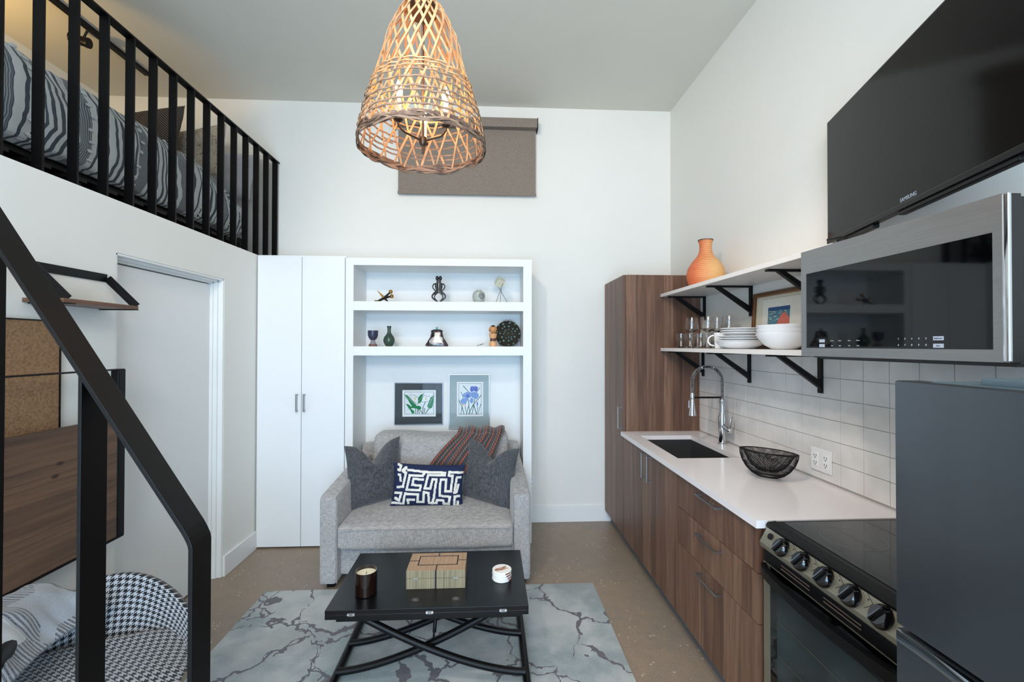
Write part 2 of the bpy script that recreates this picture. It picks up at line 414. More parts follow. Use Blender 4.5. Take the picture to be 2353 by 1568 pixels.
# ---------------------------------------------------------------- built-in closet and bookcase
YC = 3.558
cl = thing('closet', 'tall white closet with two flat doors beside the bookcase', 'closet', (-1.47, 3.77, 0))
build('body', MB().box(-1.806, -1.13, YC+.02, YB-.002, .01, 2.283, .002), m_cabw, cl)
def bar_handle(parent, a, b, out, r=.005, off=.028, m=None):
    a, b, out = Vector(a), Vector(b), Vector(out).normalized(); d = (b-a).normalized(); h = MB()
    h.rod(a+out*off, b+out*off, .010, .007, out.cross(d), bev=.001)
    for p in (a+d*.006, b-d*.006): h.rod(p, p+out*off, .010, .008, out.cross(d))
    return build('handle', h, m or m_nickel, parent, label='brushed nickel handle')
for x0, x1, hx in ((-1.80, -1.4655, -1.492), (-1.4615, -1.134, -1.436)):
    d = build('door', MB().box(x0, x1, YC, YC+.019, .012, 2.27, .0015), m_cabw, cl)
    bar_handle(d, (hx, YC, 1.061), (hx, YC, 1.199), (0, -1, 0))
bk = thing('bookcase', 'white built-in bookcase with two shelves above a sofa niche', 'bookcase', (-.39, 3.77, 0))
f = MB()
X0, X1, N0, N1 = -1.128, .339, -1.067, .271
f.box(X0, N0, YC, YB-.002, 0, 2.267).box(N1, X1, YC, YB-.002, 0, 2.267).box(N0, N1, YC, YB-.002, 2.21, 2.267)
f.box(N0, N1, 3.925, YB-.003, 0, 2.21)
build('carcass', f, m_trim, bk)
for z0, z1 in ((1.853, 1.925), (1.497, 1.569)):
    build('shelf', MB().box(N0, N1, YC+.001, 3.925, z0, z1, .001), m_trim, bk)

# ---------------------------------------------------------------- roller blind
rb = thing('roller_blind', 'grey-brown fabric roller blind lowered over the high window', 'blind', (-.2, 3.93, 2.9))
t = NT('blind_fabric'); a = t.noise(t.pos((1, 1, 1)), 240, 2); t.col(t.mix(t.ramp(a, .35, .65), '#6f675f', '#94897e')); t.set_p(Roughness=.95); t.bump(a, .3, .001); m_blind = t.m
build('fabric_panel', MB().box(-.800, .408, 3.935, 3.938, 2.93, 3.54), m_blind, rb)
build('valance', MB().box(-.828, .418, 3.875, 3.965, 3.49, 3.572, .004), m_blind, rb)
for xe in (.418, -.834): build('end_cap', MB().box(xe, xe+.006, 3.87, 3.97, 3.475, 3.575, .002), m_blackm, rb)
build('hem_bar', MB().box(-.804, .413, 3.93, 3.943, 2.906, 2.93, .002), m_blind, rb)
op = thing('wall_outlet', 'white wall outlet on the back wall beside the bookcase', 'outlet', (.372, 3.975, .3))
build('cover_plate', MB().box(.345, .41, 3.972, 3.98, .306, .422, .003), m_trim, op)
build('socket', MB().box(.362, .395, 3.969, 3.974, .325, .403, .002).box(.372, .376, 3.9685, 3.97, .38, .39, mi=1).box(.382, .386, 3.9685, 3.97, .38, .39, mi=1).box(.372, .376, 3.9685, 3.97, .34, .35, mi=1).box(.382, .386, 3.9685, 3.97, .34, .35, mi=1), [m_white, m_dark], op)

# ---------------------------------------------------------------- kitchen cabinets
XC = 1.037
tc = thing('tall_cabinet', 'floor-to-shoulder tall walnut cabinet in the back right corner', 'cabinet', (1.34, 3.69, 0))
build('body', MB().box(XC+.021, XR-.002, 3.402, YB-.018, .1, 2.128, .001), m_walnut, tc)
d = build('door', MB().box(XC, XC+.0195, 3.404, YB-.02, .105, 2.126, .001), m_walnut, tc)
bar_handle(d, (XC, 3.45, .927), (XC, 3.45, 1.099), (-1, 0, 0))
build('toe_kick', MB().box(1.093, 1.11, 3.402, YB-.018, 0, .1), m_grayk, tc)
sc = thing('sink_cabinet', 'walnut base cabinet with two doors under the sink', 'cabinet', (1.34, 2.9, 0))
sb_ = MB(); sb_.box(XC+.021, XC+.04, 2.409, 3.40, .1, .884).box(XC+.04, XR-.002, 2.409, 2.427, .1, .884).box(XC+.04, XR-.002, 3.38, 3.40, .1, .884).box(XC+.04, XR-.002, 2.427, 3.38, .1, .118)
build('body', sb_, m_walnut, sc)
for y0, y1, hy in ((2.411, 2.863, 2.815), (2.867, 3.399, 2.914)):
    d = build('door', MB().box(XC, XC+.0195, y0, y1, .105, .882, .001), m_walnut, sc)
    bar_handle(d, (XC, hy, .70), (XC, hy, .867), (-1, 0, 0))
build('toe_kick', MB().box(1.093, 1.11, 2.409, 3.40, 0, .1), m_grayk, sc)
dc = thing('drawer_cabinet', 'walnut base cabinet with three drawers beside the range', 'cabinet', (1.34, 2.04, 0))
build('body', MB().box(XC+.021, XR-.002, 1.665, 2.405, .1, .884, .001), m_walnut, dc)
for z0, z1, hz in ((.700, .882, .851), (.504, .697, .656), (.105, .501, .463)):
    d = build('drawer', MB().box(XC, XC+.0195, 1.677, 2.403, z0, z1, .001), m_walnut, dc)
    bar_handle(d, (XC, 2.145, hz), (XC, 1.942, hz), (-1, 0, 0))
build('toe_kick', MB().box(1.093, 1.11, 1.665, 2.405, 0, .1), m_grayk, dc)
ct = MB()
xa, xb, ya, yb = 1.112, 1.49, 2.58, 3.235
for a in ((1.015, xa, 1.651, 3.401), (xb, 1.6355, 1.651, 3.401), (xa, xb, 1.651, ya), (xa, xb, yb, 3.401)):
    ct.box(a[0], a[1], a[2], a[3], .884, .914)
bmesh.ops.remove_doubles(ct.bm, verts=ct.bm.verts, dist=.0001)
build('countertop', ct, m_quartz, label='white quartz countertop with an undermount sink cut-out', cat='countertop')
sk = thing('sink', 'stainless steel undermount sink set into the white countertop', 'sink', (1.3, 2.9, .68))
s_ = MB(); w = .002
s_.box(xa-.006, xb+.006, ya-.006, yb+.006, .68, .684)
for a in ((xa-.008, xa-.002, ya-.008, yb+.008), (xb+.002, xb+.008, ya-.008, yb+.008), (xa-.008, xb+.008, ya-.008, ya-.002), (xa-.008, xb+.008, yb+.002, yb+.008)):
    s_.box(a[0], a[1], a[2], a[3], .68, .883)
m_sink = mat('sink_steel', '#77787a', .32, .9, vary=.1)
build('basin', s_, m_sink, sk); build('drain', MB().lathe([(.05, .684), (.045, .687), (.02, .685)], (1.3, 2.9, 0), cap1=True), m_chrome, sk)

# faucet
fc = thing('faucet', 'chrome spring-neck kitchen faucet behind the sink', 'faucet', (1.578, 2.938, .914))
fx, fy = 1.572, 2.938
build('base', MB().lathe([(.03, .914), (.03, .921), (.024, .924), (.024, 1.03), (.026, 1.06), (.024, 1.10), (.016, 1.13), (.016, 1.19), (.019, 1.195), (.019, 1.215), (.013, 1.22)], (fx, fy, 0), 24, cap1=True), m_chrome, fc)
path = [(fx, fy, 1.2+.01*i) for i in range(12)]
cx = (fx+1.365)/2; R = (fx-1.365)/2; zt = 1.335
path += [(cx+R*cos(a), fy, zt+R*.98*sin(a)) for a in [pi*i/24 for i in range(25)]]
path += [(1.365, fy, zt-.012*i) for i in range(1, 8)]
build('hose', MB().tube(path, .0062, 10), m_blackm, fc)
# spring helix
pv = [Vector(p) for p in path]; seg = [0]
for i in range(1, len(pv)): seg.append(seg[-1]+(pv[i]-pv[i-1]).length)
def at(d):
    for i in range(1, len(pv)):
        if d <= seg[i]:
            t_ = (d-seg[i-1])/(seg[i]-seg[i-1]); return pv[i-1].lerp(pv[i], t_), (pv[i]-pv[i-1]).normalized()
    return pv[-1], (pv[-1]-pv[-2]).normalized()
L = seg[-1]; hp = []; turns = int(L/.0072)
for i in range(turns*9):
    d_ = L*i/(turns*9); p, tt = at(d_); n1 = Vector((0, 1, 0)); n2 = tt.cross(n1); a = 2*pi*i/9
    hp.append(p+(n1*cos(a)+n2*sin(a))*.0105)
build('spring', MB().tube(hp, .0018, 6), m_chrome, fc)
build('spray_head', MB().lathe([(.010, 1.262), (.013, 1.25), (.014, 1.225), (.010, 1.22), (.013, 1.20), (.024, 1.115), (.024, 1.108), (.018, 1.106)], (1.365, fy, 0), 20, cap1=True).rod((1.342, fy, 1.21), (1.340, fy, 1.16), .01, .006, (0, 1, 0), bev=.001), m_chrome, fc)
build('support_arm', MB().cyl((fx, fy, 1.229), (1.378, fy, 1.229), .0065), m_blackm, fc)
build('lever', MB().cyl((fx, fy, 1.045), (fx+.012, fy-.065, 1.02), .018).ball((fx+.012, fy-.068, 1.019), .019).rod((fx+.014, fy-.072, 1.03), (fx+.028, fy-.072, 1.115), .014, .005, (0, 1, 0), bev=.002), m_chrome, fc)

# wire fruit bowl
bw = thing('wire_bowl', 'black double-walled wire mesh bowl on the white countertop', 'bowl', (1.405, 2.184, .916))
def mesh_shell(prof, nrm_off=0, n=72, m=26):
    g = MB(); P_ = []
    for i in range(m+1):
        t_ = i/m*(len(prof)-1); k_ = min(int(t_), len(prof)-2); q = t_-k_
        P_.append((prof[k_][0]*(1-q)+prof[k_+1][0]*q, prof[k_][1]*(1-q)+prof[k_+1][1]*q))
    V = [[g.bm.verts.new((r*cos(2*pi*(j+.5*(i % 2))/n), r*sin(2*pi*(j+.5*(i % 2))/n), z)) for j in range(n)] for i, (r, z) in enumerate(P_)]
    for i in range(0, m-1, 1):
        for j in range(n):
            o = i % 2
            a = V[i][(j) % n]; b = V[i+1][(j-1+o) % n]; c = V[i+1][(j+o) % n]
            if i+2 <= m and True:
                d2 = V[i+2][j]
                try: g.bm.faces.new((a, c, d2, b))
                except ValueError: pass
    return g
outer = [(.055, 0), (.085, .012), (.115, .035), (.138, .065), (.150, .095), (.152, .115)]
inner = [(.152, .115), (.136, .116), (.125, .098), (.108, .070), (.085, .045), (.05, .026), (.012, .022)]
build('outer_shell', mesh_shell(outer, n=84, m=26), m_blackm, bw, local=True, sharp=0, wire=.0017)
build('inner_shell', mesh_shell(inner, n=84, m=26), m_blackm, bw, local=True, sharp=0, wire=.0017)
r_ = MB(); 
for rr, zz in ((.055, .0015), (.152, .115), (.138, .117)): r_.tube([(rr*cos(2*pi*k/48), rr*sin(2*pi*k/48), zz) for k in range(48)], .0022, 8, closed=True)
build('rim_wire', r_, m_blackm, bw, local=True)
bw.rotation_euler = (radians(-3), radians(5), 0); bw.location = (1.398, 2.18, .9215); bw.scale = (.86, .86, 1.08)

# outlet on tiles
oc = thing('counter_outlet', 'white double outlet plate on the tiled backsplash', 'outlet', (1.632, 2.117, .96))
build('cover_plate', MB().box(1.628, 1.6345, 2.05, 2.185, .960, 1.072, .003), m_trim, oc)
for yc in (2.152, 2.083):
    g = MB().box(1.6265, 1.629, yc-.018, yc+.018, .982, 1.050, .002)
    for zc in (1.033, .999): g.box(1.626, 1.6268, yc-.009, yc-.006, zc-.005, zc+.006, mi=1).box(1.626, 1.6268, yc+.006, yc+.009, zc-.005, zc+.006, mi=1).box(1.626, 1.6268, yc-.003, yc+.003, zc-.013, zc-.008, mi=1)
    build('socket', g, [m_white, m_dark], oc)

# ---------------------------------------------------------------- wall shelves and brackets
m_shelf = mat('white_shelf', '#e4e1de', .4, vary=.02)
for nm, z0, z1, lab in (('wall_shelf', 1.536, 1.560, 'lower white wall shelf holding glasses plates and bowls'), ('wall_shelf', 1.955, 1.979, 'upper white wall shelf holding the orange basket vase')):
    s_ = thing(nm, lab, 'shelf', (1.49, 2.55, z0))
    build('board', MB().box(1.328, XR-.002, 1.664, 3.399, z0, z1, .001), m_shelf, s_)
    for yb_ in (3.328, 2.722, 2.12):
        g = MB(); top = z0-.0005; xw = 1.637 if z0 < 1.7 else 1.648
        g.box(1.36, xw, yb_-.014, yb_+.014, top-.010, top, .001)
        g.box(xw-.011, xw, yb_-.014, yb_+.014, top-.19, top, .001)
        g.rod((1.43, yb_, top-.008), (xw-.008, yb_, top-.15), .016, .022, (0, 1, 0), bev=.001) if False else g.prism([(1.408, yb_-.012, top-.008), (1.446, yb_-.012, top-.008), (xw-.006, yb_-.012, top-.134), (xw-.006, yb_-.012, top-.170)], (0, .024, 0), bev=.001)
        build('bracket', g, m_blackm, s_)

# ---------------------------------------------------------------- tableware
def lathe_thing(name, label, cat, prof, loc, m, group=None, n=32, **k):
    mb = MB().lathe(prof, (0, 0, 0), n, **k)
    o = build(name, mb, m, origin=False, sharp=50, label=label, cat=cat, group=group); o.location = loc; return o
m_gl = glass('clear_glass')
tz = 1.5605
tum = [(.033, 0), (.035, .002), (.0355, .108), (.0345, .108), (.0335, .012), (.0, .012)]
T = []
for i, (x, y, lb) in enumerate(((1.43, 3.26, 'clear straight tumbler at the cabinet end of the lower shelf, in front'), (1.455, 3.165, 'clear straight tumbler between the walnut cabinet and first wine glass'),
                  (1.55, 3.25, 'clear tumbler at the wall behind the front tumblers'), (1.56, 3.13, 'clear tumbler partly hidden behind the front wine glass'), (1.497, 3.085, 'clear tumbler between the wine glass stems next to the white mug'))):
    if i == 0: o = lathe_thing('tumbler', lb, 'glass', tum, (x, y, tz), m_gl, 'drinking tumblers on the lower shelf'); t0 = o
    else: dup(t0, (x, y, tz), label=lb)
wgp = [(.034, 0), (.034, .002), (.006, .006), (.0035, .012), (.0033, .10), (.006, .106), (.044, .128), (.046, .135), (.036, .213), (.0352, .213), (.045, .135), (.043, .130), (.004, .109), (0, .1085)]
for i, (x, y, lb) in enumerate(((1.405, 3.03, 'front left clear wine glass with a flared bowl'), (1.455, 2.90, 'second clear wine glass counted from the walnut cabinet'),
                  (1.56, 2.98, 'rear clear wine glass glimpsed behind the second one'), (1.545, 2.80, 'rightmost clear wine glass behind the white mug'))):
    if i == 0: o = lathe_thing('wine_glass', lb, 'wine glass', wgp, (x, y, tz), m_gl, 'wine glasses on the lower shelf'); t0 = o
    else: dup(t0, (x, y, tz), label=lb)
mg = thing('mug', 'white china mug with its handle towards the wine glasses', 'mug', (1.43, 2.68, tz))
build('body', MB().lathe([(.034, 0), (.038, .003), (.043, .098), (.0405, .098), (.036, .006), (0, .005)], n=32), m_white, mg, local=True)
build('handle', MB().tube([(-.030-.03*sin(a)*1.0, .03+.02*sin(a), .05-.032*cos(a)) for a in [pi*i/12 for i in range(13)]], .0045, 10), m_white, mg, local=True)
def plate(name, r, lb, loc, h=.012, first={}):
    if r not in first:
        first[r] = lathe_thing(name, lb, 'plate', [(r*.55, 0), (r*.6, .002), (r*.97, h), (r, h+.001), (r*.98, h+.004), (r*.6, .006), (0, .005)], loc, m_white, 'white plates stacked on the lower shelf', 48)
        return first[r]
    return dup(first[r], loc, label=lb)
px_, py_ = 1.458, 2.525
lathe_thing('shallow_bowl', 'broad white shallow bowl at the bottom of the plate stack', 'bowl', [(.06, 0), (.075, .003), (.115, .022), (.131, .042), (.1285, .044), (.11, .026), (.07, .008), (0, .007)], (px_, py_, tz), m_white, n=48)
zz = tz+.034
names = ['first', 'second', 'third']
for i in range(3):
    plate('dinner_plate', .129, 'large white dinner plate, %s above the shallow bowl' % names[i], (px_+.001*i, py_, zz+.0125*i))
zz += .045
for i in range(3):
    plate('side_plate', .112, ('small white side plate lowest of the three', 'small white side plate in the middle of the three', 'small white side plate topmost of the stack')[i], (px_+.003, py_-.005, zz+.0125*i))
bp = [(.05, 0), (.055, .004), (.085, .022), (.115, .058), (.122, .082), (.1195, .083), (.110, .058), (.08, .026), (0, .008)]
for i, lb in enumerate(('white serving bowl at the bottom of the bowl stack', 'white serving bowl nested second in the stack', 'white serving bowl nested on top of the stack')):
    if i == 0: b0 = lathe_thing('serving_bowl', lb, 'bowl', bp, (1.455, 2.135, tz), m_white, 'white bowls stacked on the lower shelf', 48)
    else: dup(b0, (1.455+.001*i, 2.135-.001*i, tz+.021*i), label=lb, rot=(0, radians(-1.0*i), 0))
lathe_thing('small_dish', 'small white dish on the upper shelf next to the microwave', 'dish', [(.03, 0), (.04, .004), (.055, .03), (.053, .031), (.036, .008), (0, .006)], (1.50, 2.05, 1.98), m_white)

# framed print leaning on the wall
def cutout(mb, pts, fn, z, mi): mb.poly([fn(x, y, z) for x, y in pts], mi)
pf = thing('framed_print', 'gold and walnut framed landscape print leaning behind the bowls', 'picture', (1.60, 2.40, tz))
fw, fh = .60, .335; tilt = radians(3.6)
def FP(u, v, w=0):   # u along -y from far edge, v up, w out of the picture
    return Vector((1.624+v*sin(tilt)-w*cos(tilt), 2.672-u, tz+v*cos(tilt)+w*sin(tilt)))
def fbox(mb, u0, u1, v0, v1, w0, w1, mi=0, bev=0):
    M = frameM(FP(0, 0), FP(1, 0)-FP(0, 0), FP(0, 1)-FP(0, 0))
    # ex=-y, ey=up(tilted) -> ez points away from the room; flip w
    return mb.box(u0, u1, v0, v1, w0, w1, bev, mi=mi, M=M)
sgn = frameM(FP(0, 0), FP(1, 0)-FP(0, 0), FP(0, 1)-FP(0, 0)).col[2].xyz.dot(FP(0, 0, 1)-FP(0, 0))
def FB(mb, u0, u1, v0, v1, w0, w1, mi=0, bev=0):
    if sgn < 0: w0, w1 = -w1, -w0
    return fbox(mb, u0, u1, v0, v1, w0, w1, mi, bev)
m_gold = mat('gilt_wood', '#8a5a2c', .35, .3, vary=.35, nscale=60); m_fw = mat('dark_walnut_frame', '#5b3d24', .4, vary=.2)
g = MB(); b_ = .026
for a in ((0, fw, 0, b_), (0, fw, fh-b_, fh), (0, b_, b_, fh-b_), (fw-b_, fw, b_, fh-b_)): FB(g, a[0], a[1], a[2], a[3], 0, .018, 0, .003)
for a in ((.019, fw-.019, .019, .027), (.019, fw-.019, fh-.027, fh-.019), (.019, .027, .02, fh-.02), (fw-.027, fw-.019, .02, fh-.02)): FB(g, a[0], a[1], a[2], a[3], .015, .021, 1, .002)
build('frame', g, [m_fw, m_gold], pf)
m_mat1 = mat('cream_mat', '#d9d3c0', .8); m_mat2 = mat('pale_mat', '#dfe0d6', .8); m_line = mat('gold_line', '#b48a50', .5)
g = MB(); FB(g, b_, fw-b_, b_, fh-b_, .001, .006, 0); FB(g, .086, fw-.11, .04, fh-.042, .0062, .0068, 2); FB(g, .088, fw-.112, .042, fh-.044, .0069, .0074, 1)
build('mat_board', g, [m_mat1, m_mat2, m_line], pf)
g = MB(); pu0, pu1, pv0, pv1 = .145, .335, .085, .24
def PP_(u, v, w): return FP(pu0+(pu1-pu0)*u, pv0+(pv1-pv0)*v, w)
g.poly([PP_(0, 0, .0078), PP_(1, 0, .0078), PP_(1, 1, .0078), PP_(0, 1, .0078)], 0)
g.poly([PP_(0, .86, .0082), PP_(1, .86, .0082), PP_(1, 1, .0082), PP_(0, 1, .0082)], 1)
rr = random.Random(5)
for i in range(34):
    u, v = rr.uniform(.02, .8), rr.uniform(.42, .86); l = rr.uniform(.05, .16)
    if u+l > .98: continue
    g.poly([PP_(u, v, .0084), PP_(u+l, v-.005, .0084), PP_(u+l*.8, v+.014, .0084), PP_(u+.01, v+.012, .0084)], 2)
g.poly([PP_(x, y, .0088) for x, y in ((.28, .12), (.46, .40), (.60, .66), (.70, .76), (.78, .78), (.86, .72), (1, .55), (1, .1))], 3)   # plain salmon mound
g.poly([PP_(x, y, .0092) for x, y in ((0, 0), (1, 0), (1, .11), (.6, .17), (.33, .24), (0, .08))], 4)
build('print', g, [mat('print_teal', '#4f7f93', .8), mat('print_blue', '#2a4f7e', .8), mat('print_cloud', '#cfd2bd', .8), mat('print_salmon', '#cf6f62', .8), mat('print_slate', '#3a4f5e', .8, vary=.3)], pf)

# orange coiled basket vase
bv = thing('basket_vase', 'orange woven basket vase with a narrow neck on the upper shelf', 'vase', (1.478, 2.975, 1.98))
t = NT('coiled_straw'); P = t.sep(t.pos()); 
coil = t.math('SINE', t.math('MULTIPLY', P[2], 2*pi/.0135)); nz = t.noise(t.pos((1, 1, 3)), 14, 3)
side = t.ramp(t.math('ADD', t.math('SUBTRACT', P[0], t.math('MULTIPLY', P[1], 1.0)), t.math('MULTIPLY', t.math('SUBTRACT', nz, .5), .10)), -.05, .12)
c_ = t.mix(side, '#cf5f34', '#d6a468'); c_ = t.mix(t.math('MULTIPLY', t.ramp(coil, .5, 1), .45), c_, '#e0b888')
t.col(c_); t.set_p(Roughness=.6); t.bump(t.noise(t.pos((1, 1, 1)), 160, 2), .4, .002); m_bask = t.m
prof = []; 
ctrl = [(.100, 0), (.108, .02), (.1215, .055), (.1235, .085), (.112, .13), (.088, .17), (.062, .2), (.045, .225), (.039, .25), (.0375, .275), (.040, .30), (.0445, .312)]
def interp(ct, z):
    for (r0, z0), (r1, z1) in zip(ct, ct[1:]):
        if z <= z1: return r0+(r1-r0)*(z-z0)/(z1-z0)
    return ct[-1][0]
z = 0
while z < .312:
    for q in range(5): zq = z+.0135*q/5; prof.append((interp(ctrl, zq)+.0022*abs(sin(pi*q/5)), zq))
    z += .0135
prof += [(.044, .318), (.038, .316), (.033, .29)]
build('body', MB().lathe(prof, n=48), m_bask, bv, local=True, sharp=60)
g = MB(); hp = []
for i in range(240): a = 2*pi*i/240; hp.append(((.043+.004*cos(a*26))*cos(a), (.043+.004*cos(a*26))*sin(a), .319+.004*sin(a*26)))
g.tube(hp, .0028, 6, closed=True); g.tube([(.043*cos(2*pi*i/40), .043*sin(2*pi*i/40), .318) for i in range(40)], .004, 8, closed=True, mi=1)
build('rim_lacing', g, [mat('dark_fibre', '#2c1a12', .7), mat('light_fibre', '#c59a66', .7)], bv, local=True, label='dark laced rim')

# ---------------------------------------------------------------- microwave
mw = thing('microwave', 'stainless steel over-the-range microwave with a black glass door', 'microwave', (1.42, 1.32, 1.535))
y0, y1, z0, z1 = .982, 1.657, 1.541, 1.938
m_mwb = mat('appliance_black', '#0b0b0d', .3)
build('body', MB().box(1.245, XR-.002, y0+.003, y1-.003, z0-.006, z1-.004, .002).box(1.26, 1.62, y0+.02, y1-.02, z0-.012, z0-.006), m_mwb, mw)
g = MB(); ga, gb, gc, gd = 1.003, 1.631, 1.571, 1.851
g.box(1.2, 1.243, y0, ga, z0, z1).box(1.2, 1.243, gb, y1, z0, z1).box(1.2, 1.243, ga, gb, z0, gc).box(1.2, 1.243, ga, gb, gd, z1)
bmesh.ops.remove_doubles(g.bm, verts=g.bm.verts, dist=.0001)
dr = build('door', g, m_steel, mw)
build('door_edge', MB().box(1.211, 1.2432, y0-.004, y0-.0002, z0, z1, .001), m_mwb, dr, label='black side edge')
build('window', MB().box(1.2015, 1.24, ga-.0005, gb+.0005, gc-.0005, gd+.0005, .001), m_bglass, dr, label='black glass door window')
build('edge_trim', MB().rod((1.205, y0-.005, z0), (1.205, y0-.005, z1), .014, .012, (0, 1, 0), bev=.004), m_chrome, dr, label='bright steel end edge')
m_key = emis('key_print', '#9aa3ad', .25); m_key2 = mat('key_pale', '#a9b4c4', .5)
def mwt(body, y, z, s): return text('key_label', body, s, m_key, mw, frameM((1.2012, y, z), (0, -1, 0), (0, 0, 1)))
for i in range(5):
    yy = 1.251-.0208*i
    mwt(str(i+1), yy, 1.600, .0075); mwt(str((i+6) % 10), yy, 1.582, .0075)
for yy, zz_, w_ in ((1.134, 1.600, .028), (1.134, 1.580, .028), (1.552, 1.597, .026), (1.552, 1.580, .026)):
    build('button', MB().box(1.2005, 1.202, yy-w_/2, yy+w_/2, zz_-.0055, zz_+.0055, .0005), m_key2, mw, label='pale rectangular button')
for yy, w_ in ((1.505, 'Popcorn'), (1.47, 'Reheat'), (1.43, 'Power'), (1.395, 'Defrost')): mwt(w_, yy, 1.597, .0045)
for yy, w_ in ((1.505, 'Timer'), (1.47, 'Light'), (1.43, 'Vent'), (1.395, 'Clock')): mwt(w_, yy, 1.580, .0045)
text('key_label', 'Stop/Cancel', .0045, m_blackm, mw, frameM((1.2003, 1.134, 1.600), (0, -1, 0), (0, 0, 1)))
text('key_label', 'Start', .005, m_blackm, mw, frameM((1.2003, 1.134, 1.580), (0, -1, 0), (0, 0, 1)))

# ---------------------------------------------------------------- television
ang = radians(15.9); ex = Vector((-sin(ang), -cos(ang), 0)); nrm = Vector((-cos(ang), sin(ang), 0))
tvo = Vector((1.565, 1.985, 2.055)); TW, TH = 1.19, .56
tv = thing('television', 'large black flat television angled out from the right wall', 'television', (1.5, 1.5, 2.05))
TM = frameM(tvo, ex, (0, 0, 1)); ezs = TM.col[2].xyz.dot(nrm)
# local: x along the screen towards the camera, y up, z along +/- normal
def tb(mb, u0, u1, v0, v1, w0, w1, mi=0, bev=0):
    if ezs < 0: w0, w1 = -w1, -w0
    return mb.box(u0, u1, v0, v1, w0, w1, bev, mi=mi, M=TM)
g = MB(); tb(g, 0, TW, 0, TH, -.02, 0, 0, .003); tb(g, .25, .95, .08, .42, -.045, -.02, 0, .006); build('housing', g, m_mwb, tv)
g = MB(); tb(g, .008, TW-.008, .016, TH-.008, -.002, .0008); build('screen', g, NT('tv_screen').m, tv)
sm = bpy.data.materials['tv_screen'].node_tree.nodes['Principled BSDF']; sm.inputs['Base Color'].default_value = lin('#060606'); sm.inputs['Roughness'].default_value = .10; sm.inputs['Specular IOR Level'].default_value = .16
g = MB(); tb(g, .0, TW, -.006, .012, -.03, .003, 0, .002); tb(g, .07, .36, -.022, -.004, -.03, -.006, 0, .004); tb(g, .52, 1.0, -.02, -.004, -.03, -.004, 0, .004); build('bottom_bezel', g, m_black, tv)
g = MB(); g.rod((1.46, 1.5, 2.3), (1.648, 1.62, 2.3), .05, .03, (0, 0, 1)).box(1.63, 1.649, 1.5, 1.74, 2.15, 2.45); build('wall_mount', g, m_blackm, tv)
text('logo', 'SAMSUNG', .019, m_key2, tv, frameM(tvo+ex*.585+Vector((0, 0, .0245))+nrm*.0012, ex, (0, 0, 1)))
g = MB().tube([(1.50, 1.9, 2.05), (1.48, 1.8, 2.035), (1.50, 1.65, 1.975), (1.55, 1.50, 1.95), (1.60, 1.35, 1.945)], .006, 8)
build('power_cable', g, m_blackm, tv)

# ---------------------------------------------------------------- range
rg = thing('electric_range', 'black and stainless electric range between drawers and refrigerator', 'range', (1.35, 1.33, 0))
ry0, ry1 = 1.026, 1.634
build('body', MB().box(1.06, XR-.012, ry0, ry1, .02, .895, .002), m_mwb, rg)
g = MB().box(1.075, XR-.012, ry0-.002, ry1+.004, .893, .917, .006).prism([(1.082, ry0-.002, .893), (1.082, ry0-.002, .918), (1.052, ry0-.002, .915), (1.043, ry0-.002, .905), (1.045, ry0-.002, .893)], (0, ry1-ry0+.006, 0), bev=.002)
ckt = build('cooktop', g, m_black, rg)
t = NT('ceramic_glass'); t.col('#17191c'); t.set_p(Roughness=.07); m_cer = t.m
build('glass_surface', MB().box(1.10, XR-.03, ry0+.015, ry1-.015, .917, .9185, .0005), m_cer, ckt)
m_ring = mat('burner_print', '#6a7076', .4)
for cx_, cy_, r in ((1.245, 1.47, .095), (1.245, 1.185, .075), (1.49, 1.47, .075), (1.49, 1.185, .095)):
    build('burner_ring', MB().tube([(cx_+r*cos(2*pi*k/64), cy_+r*sin(2*pi*k/64), .9185) for k in range(64)], .0008, 5, closed=True), m_ring, ckt)
t = NT('champagne_steel'); nz = t.noise(t.pos((2, .3, 40)), 5, 2); t.col(t.mix(nz, '#8f8a7a', '#a09b8b')); t.set_p(Metallic=.8, Roughness=.38); m_champ = t.m
pa, pb = Vector((1.048, 0, .899)), Vector((1.012, 0, .824))
build('control_panel', MB().prism([(1.075, ry0, .899), (1.046, ry0, .899), (1.016, ry0, .845), (1.018, ry0, .828), (1.03, ry0, .822), (1.075, ry0, .822)], (0, ry1-ry0, 0), bev=.003), m_champ, rg)
pn = Vector((-.054, 0, .030)).normalized(); pt = Vector((-.030, 0, -.054)).normalized()
pc = Vector((1.031, 0, .872))
def on_panel(y, u, v, w): return pc+Vector((0, -u, 0))+Vector((0, y, 0))-pt*v+pn*w
m_kn = mat('knob_black', '#08080a', .12, coat=.4)
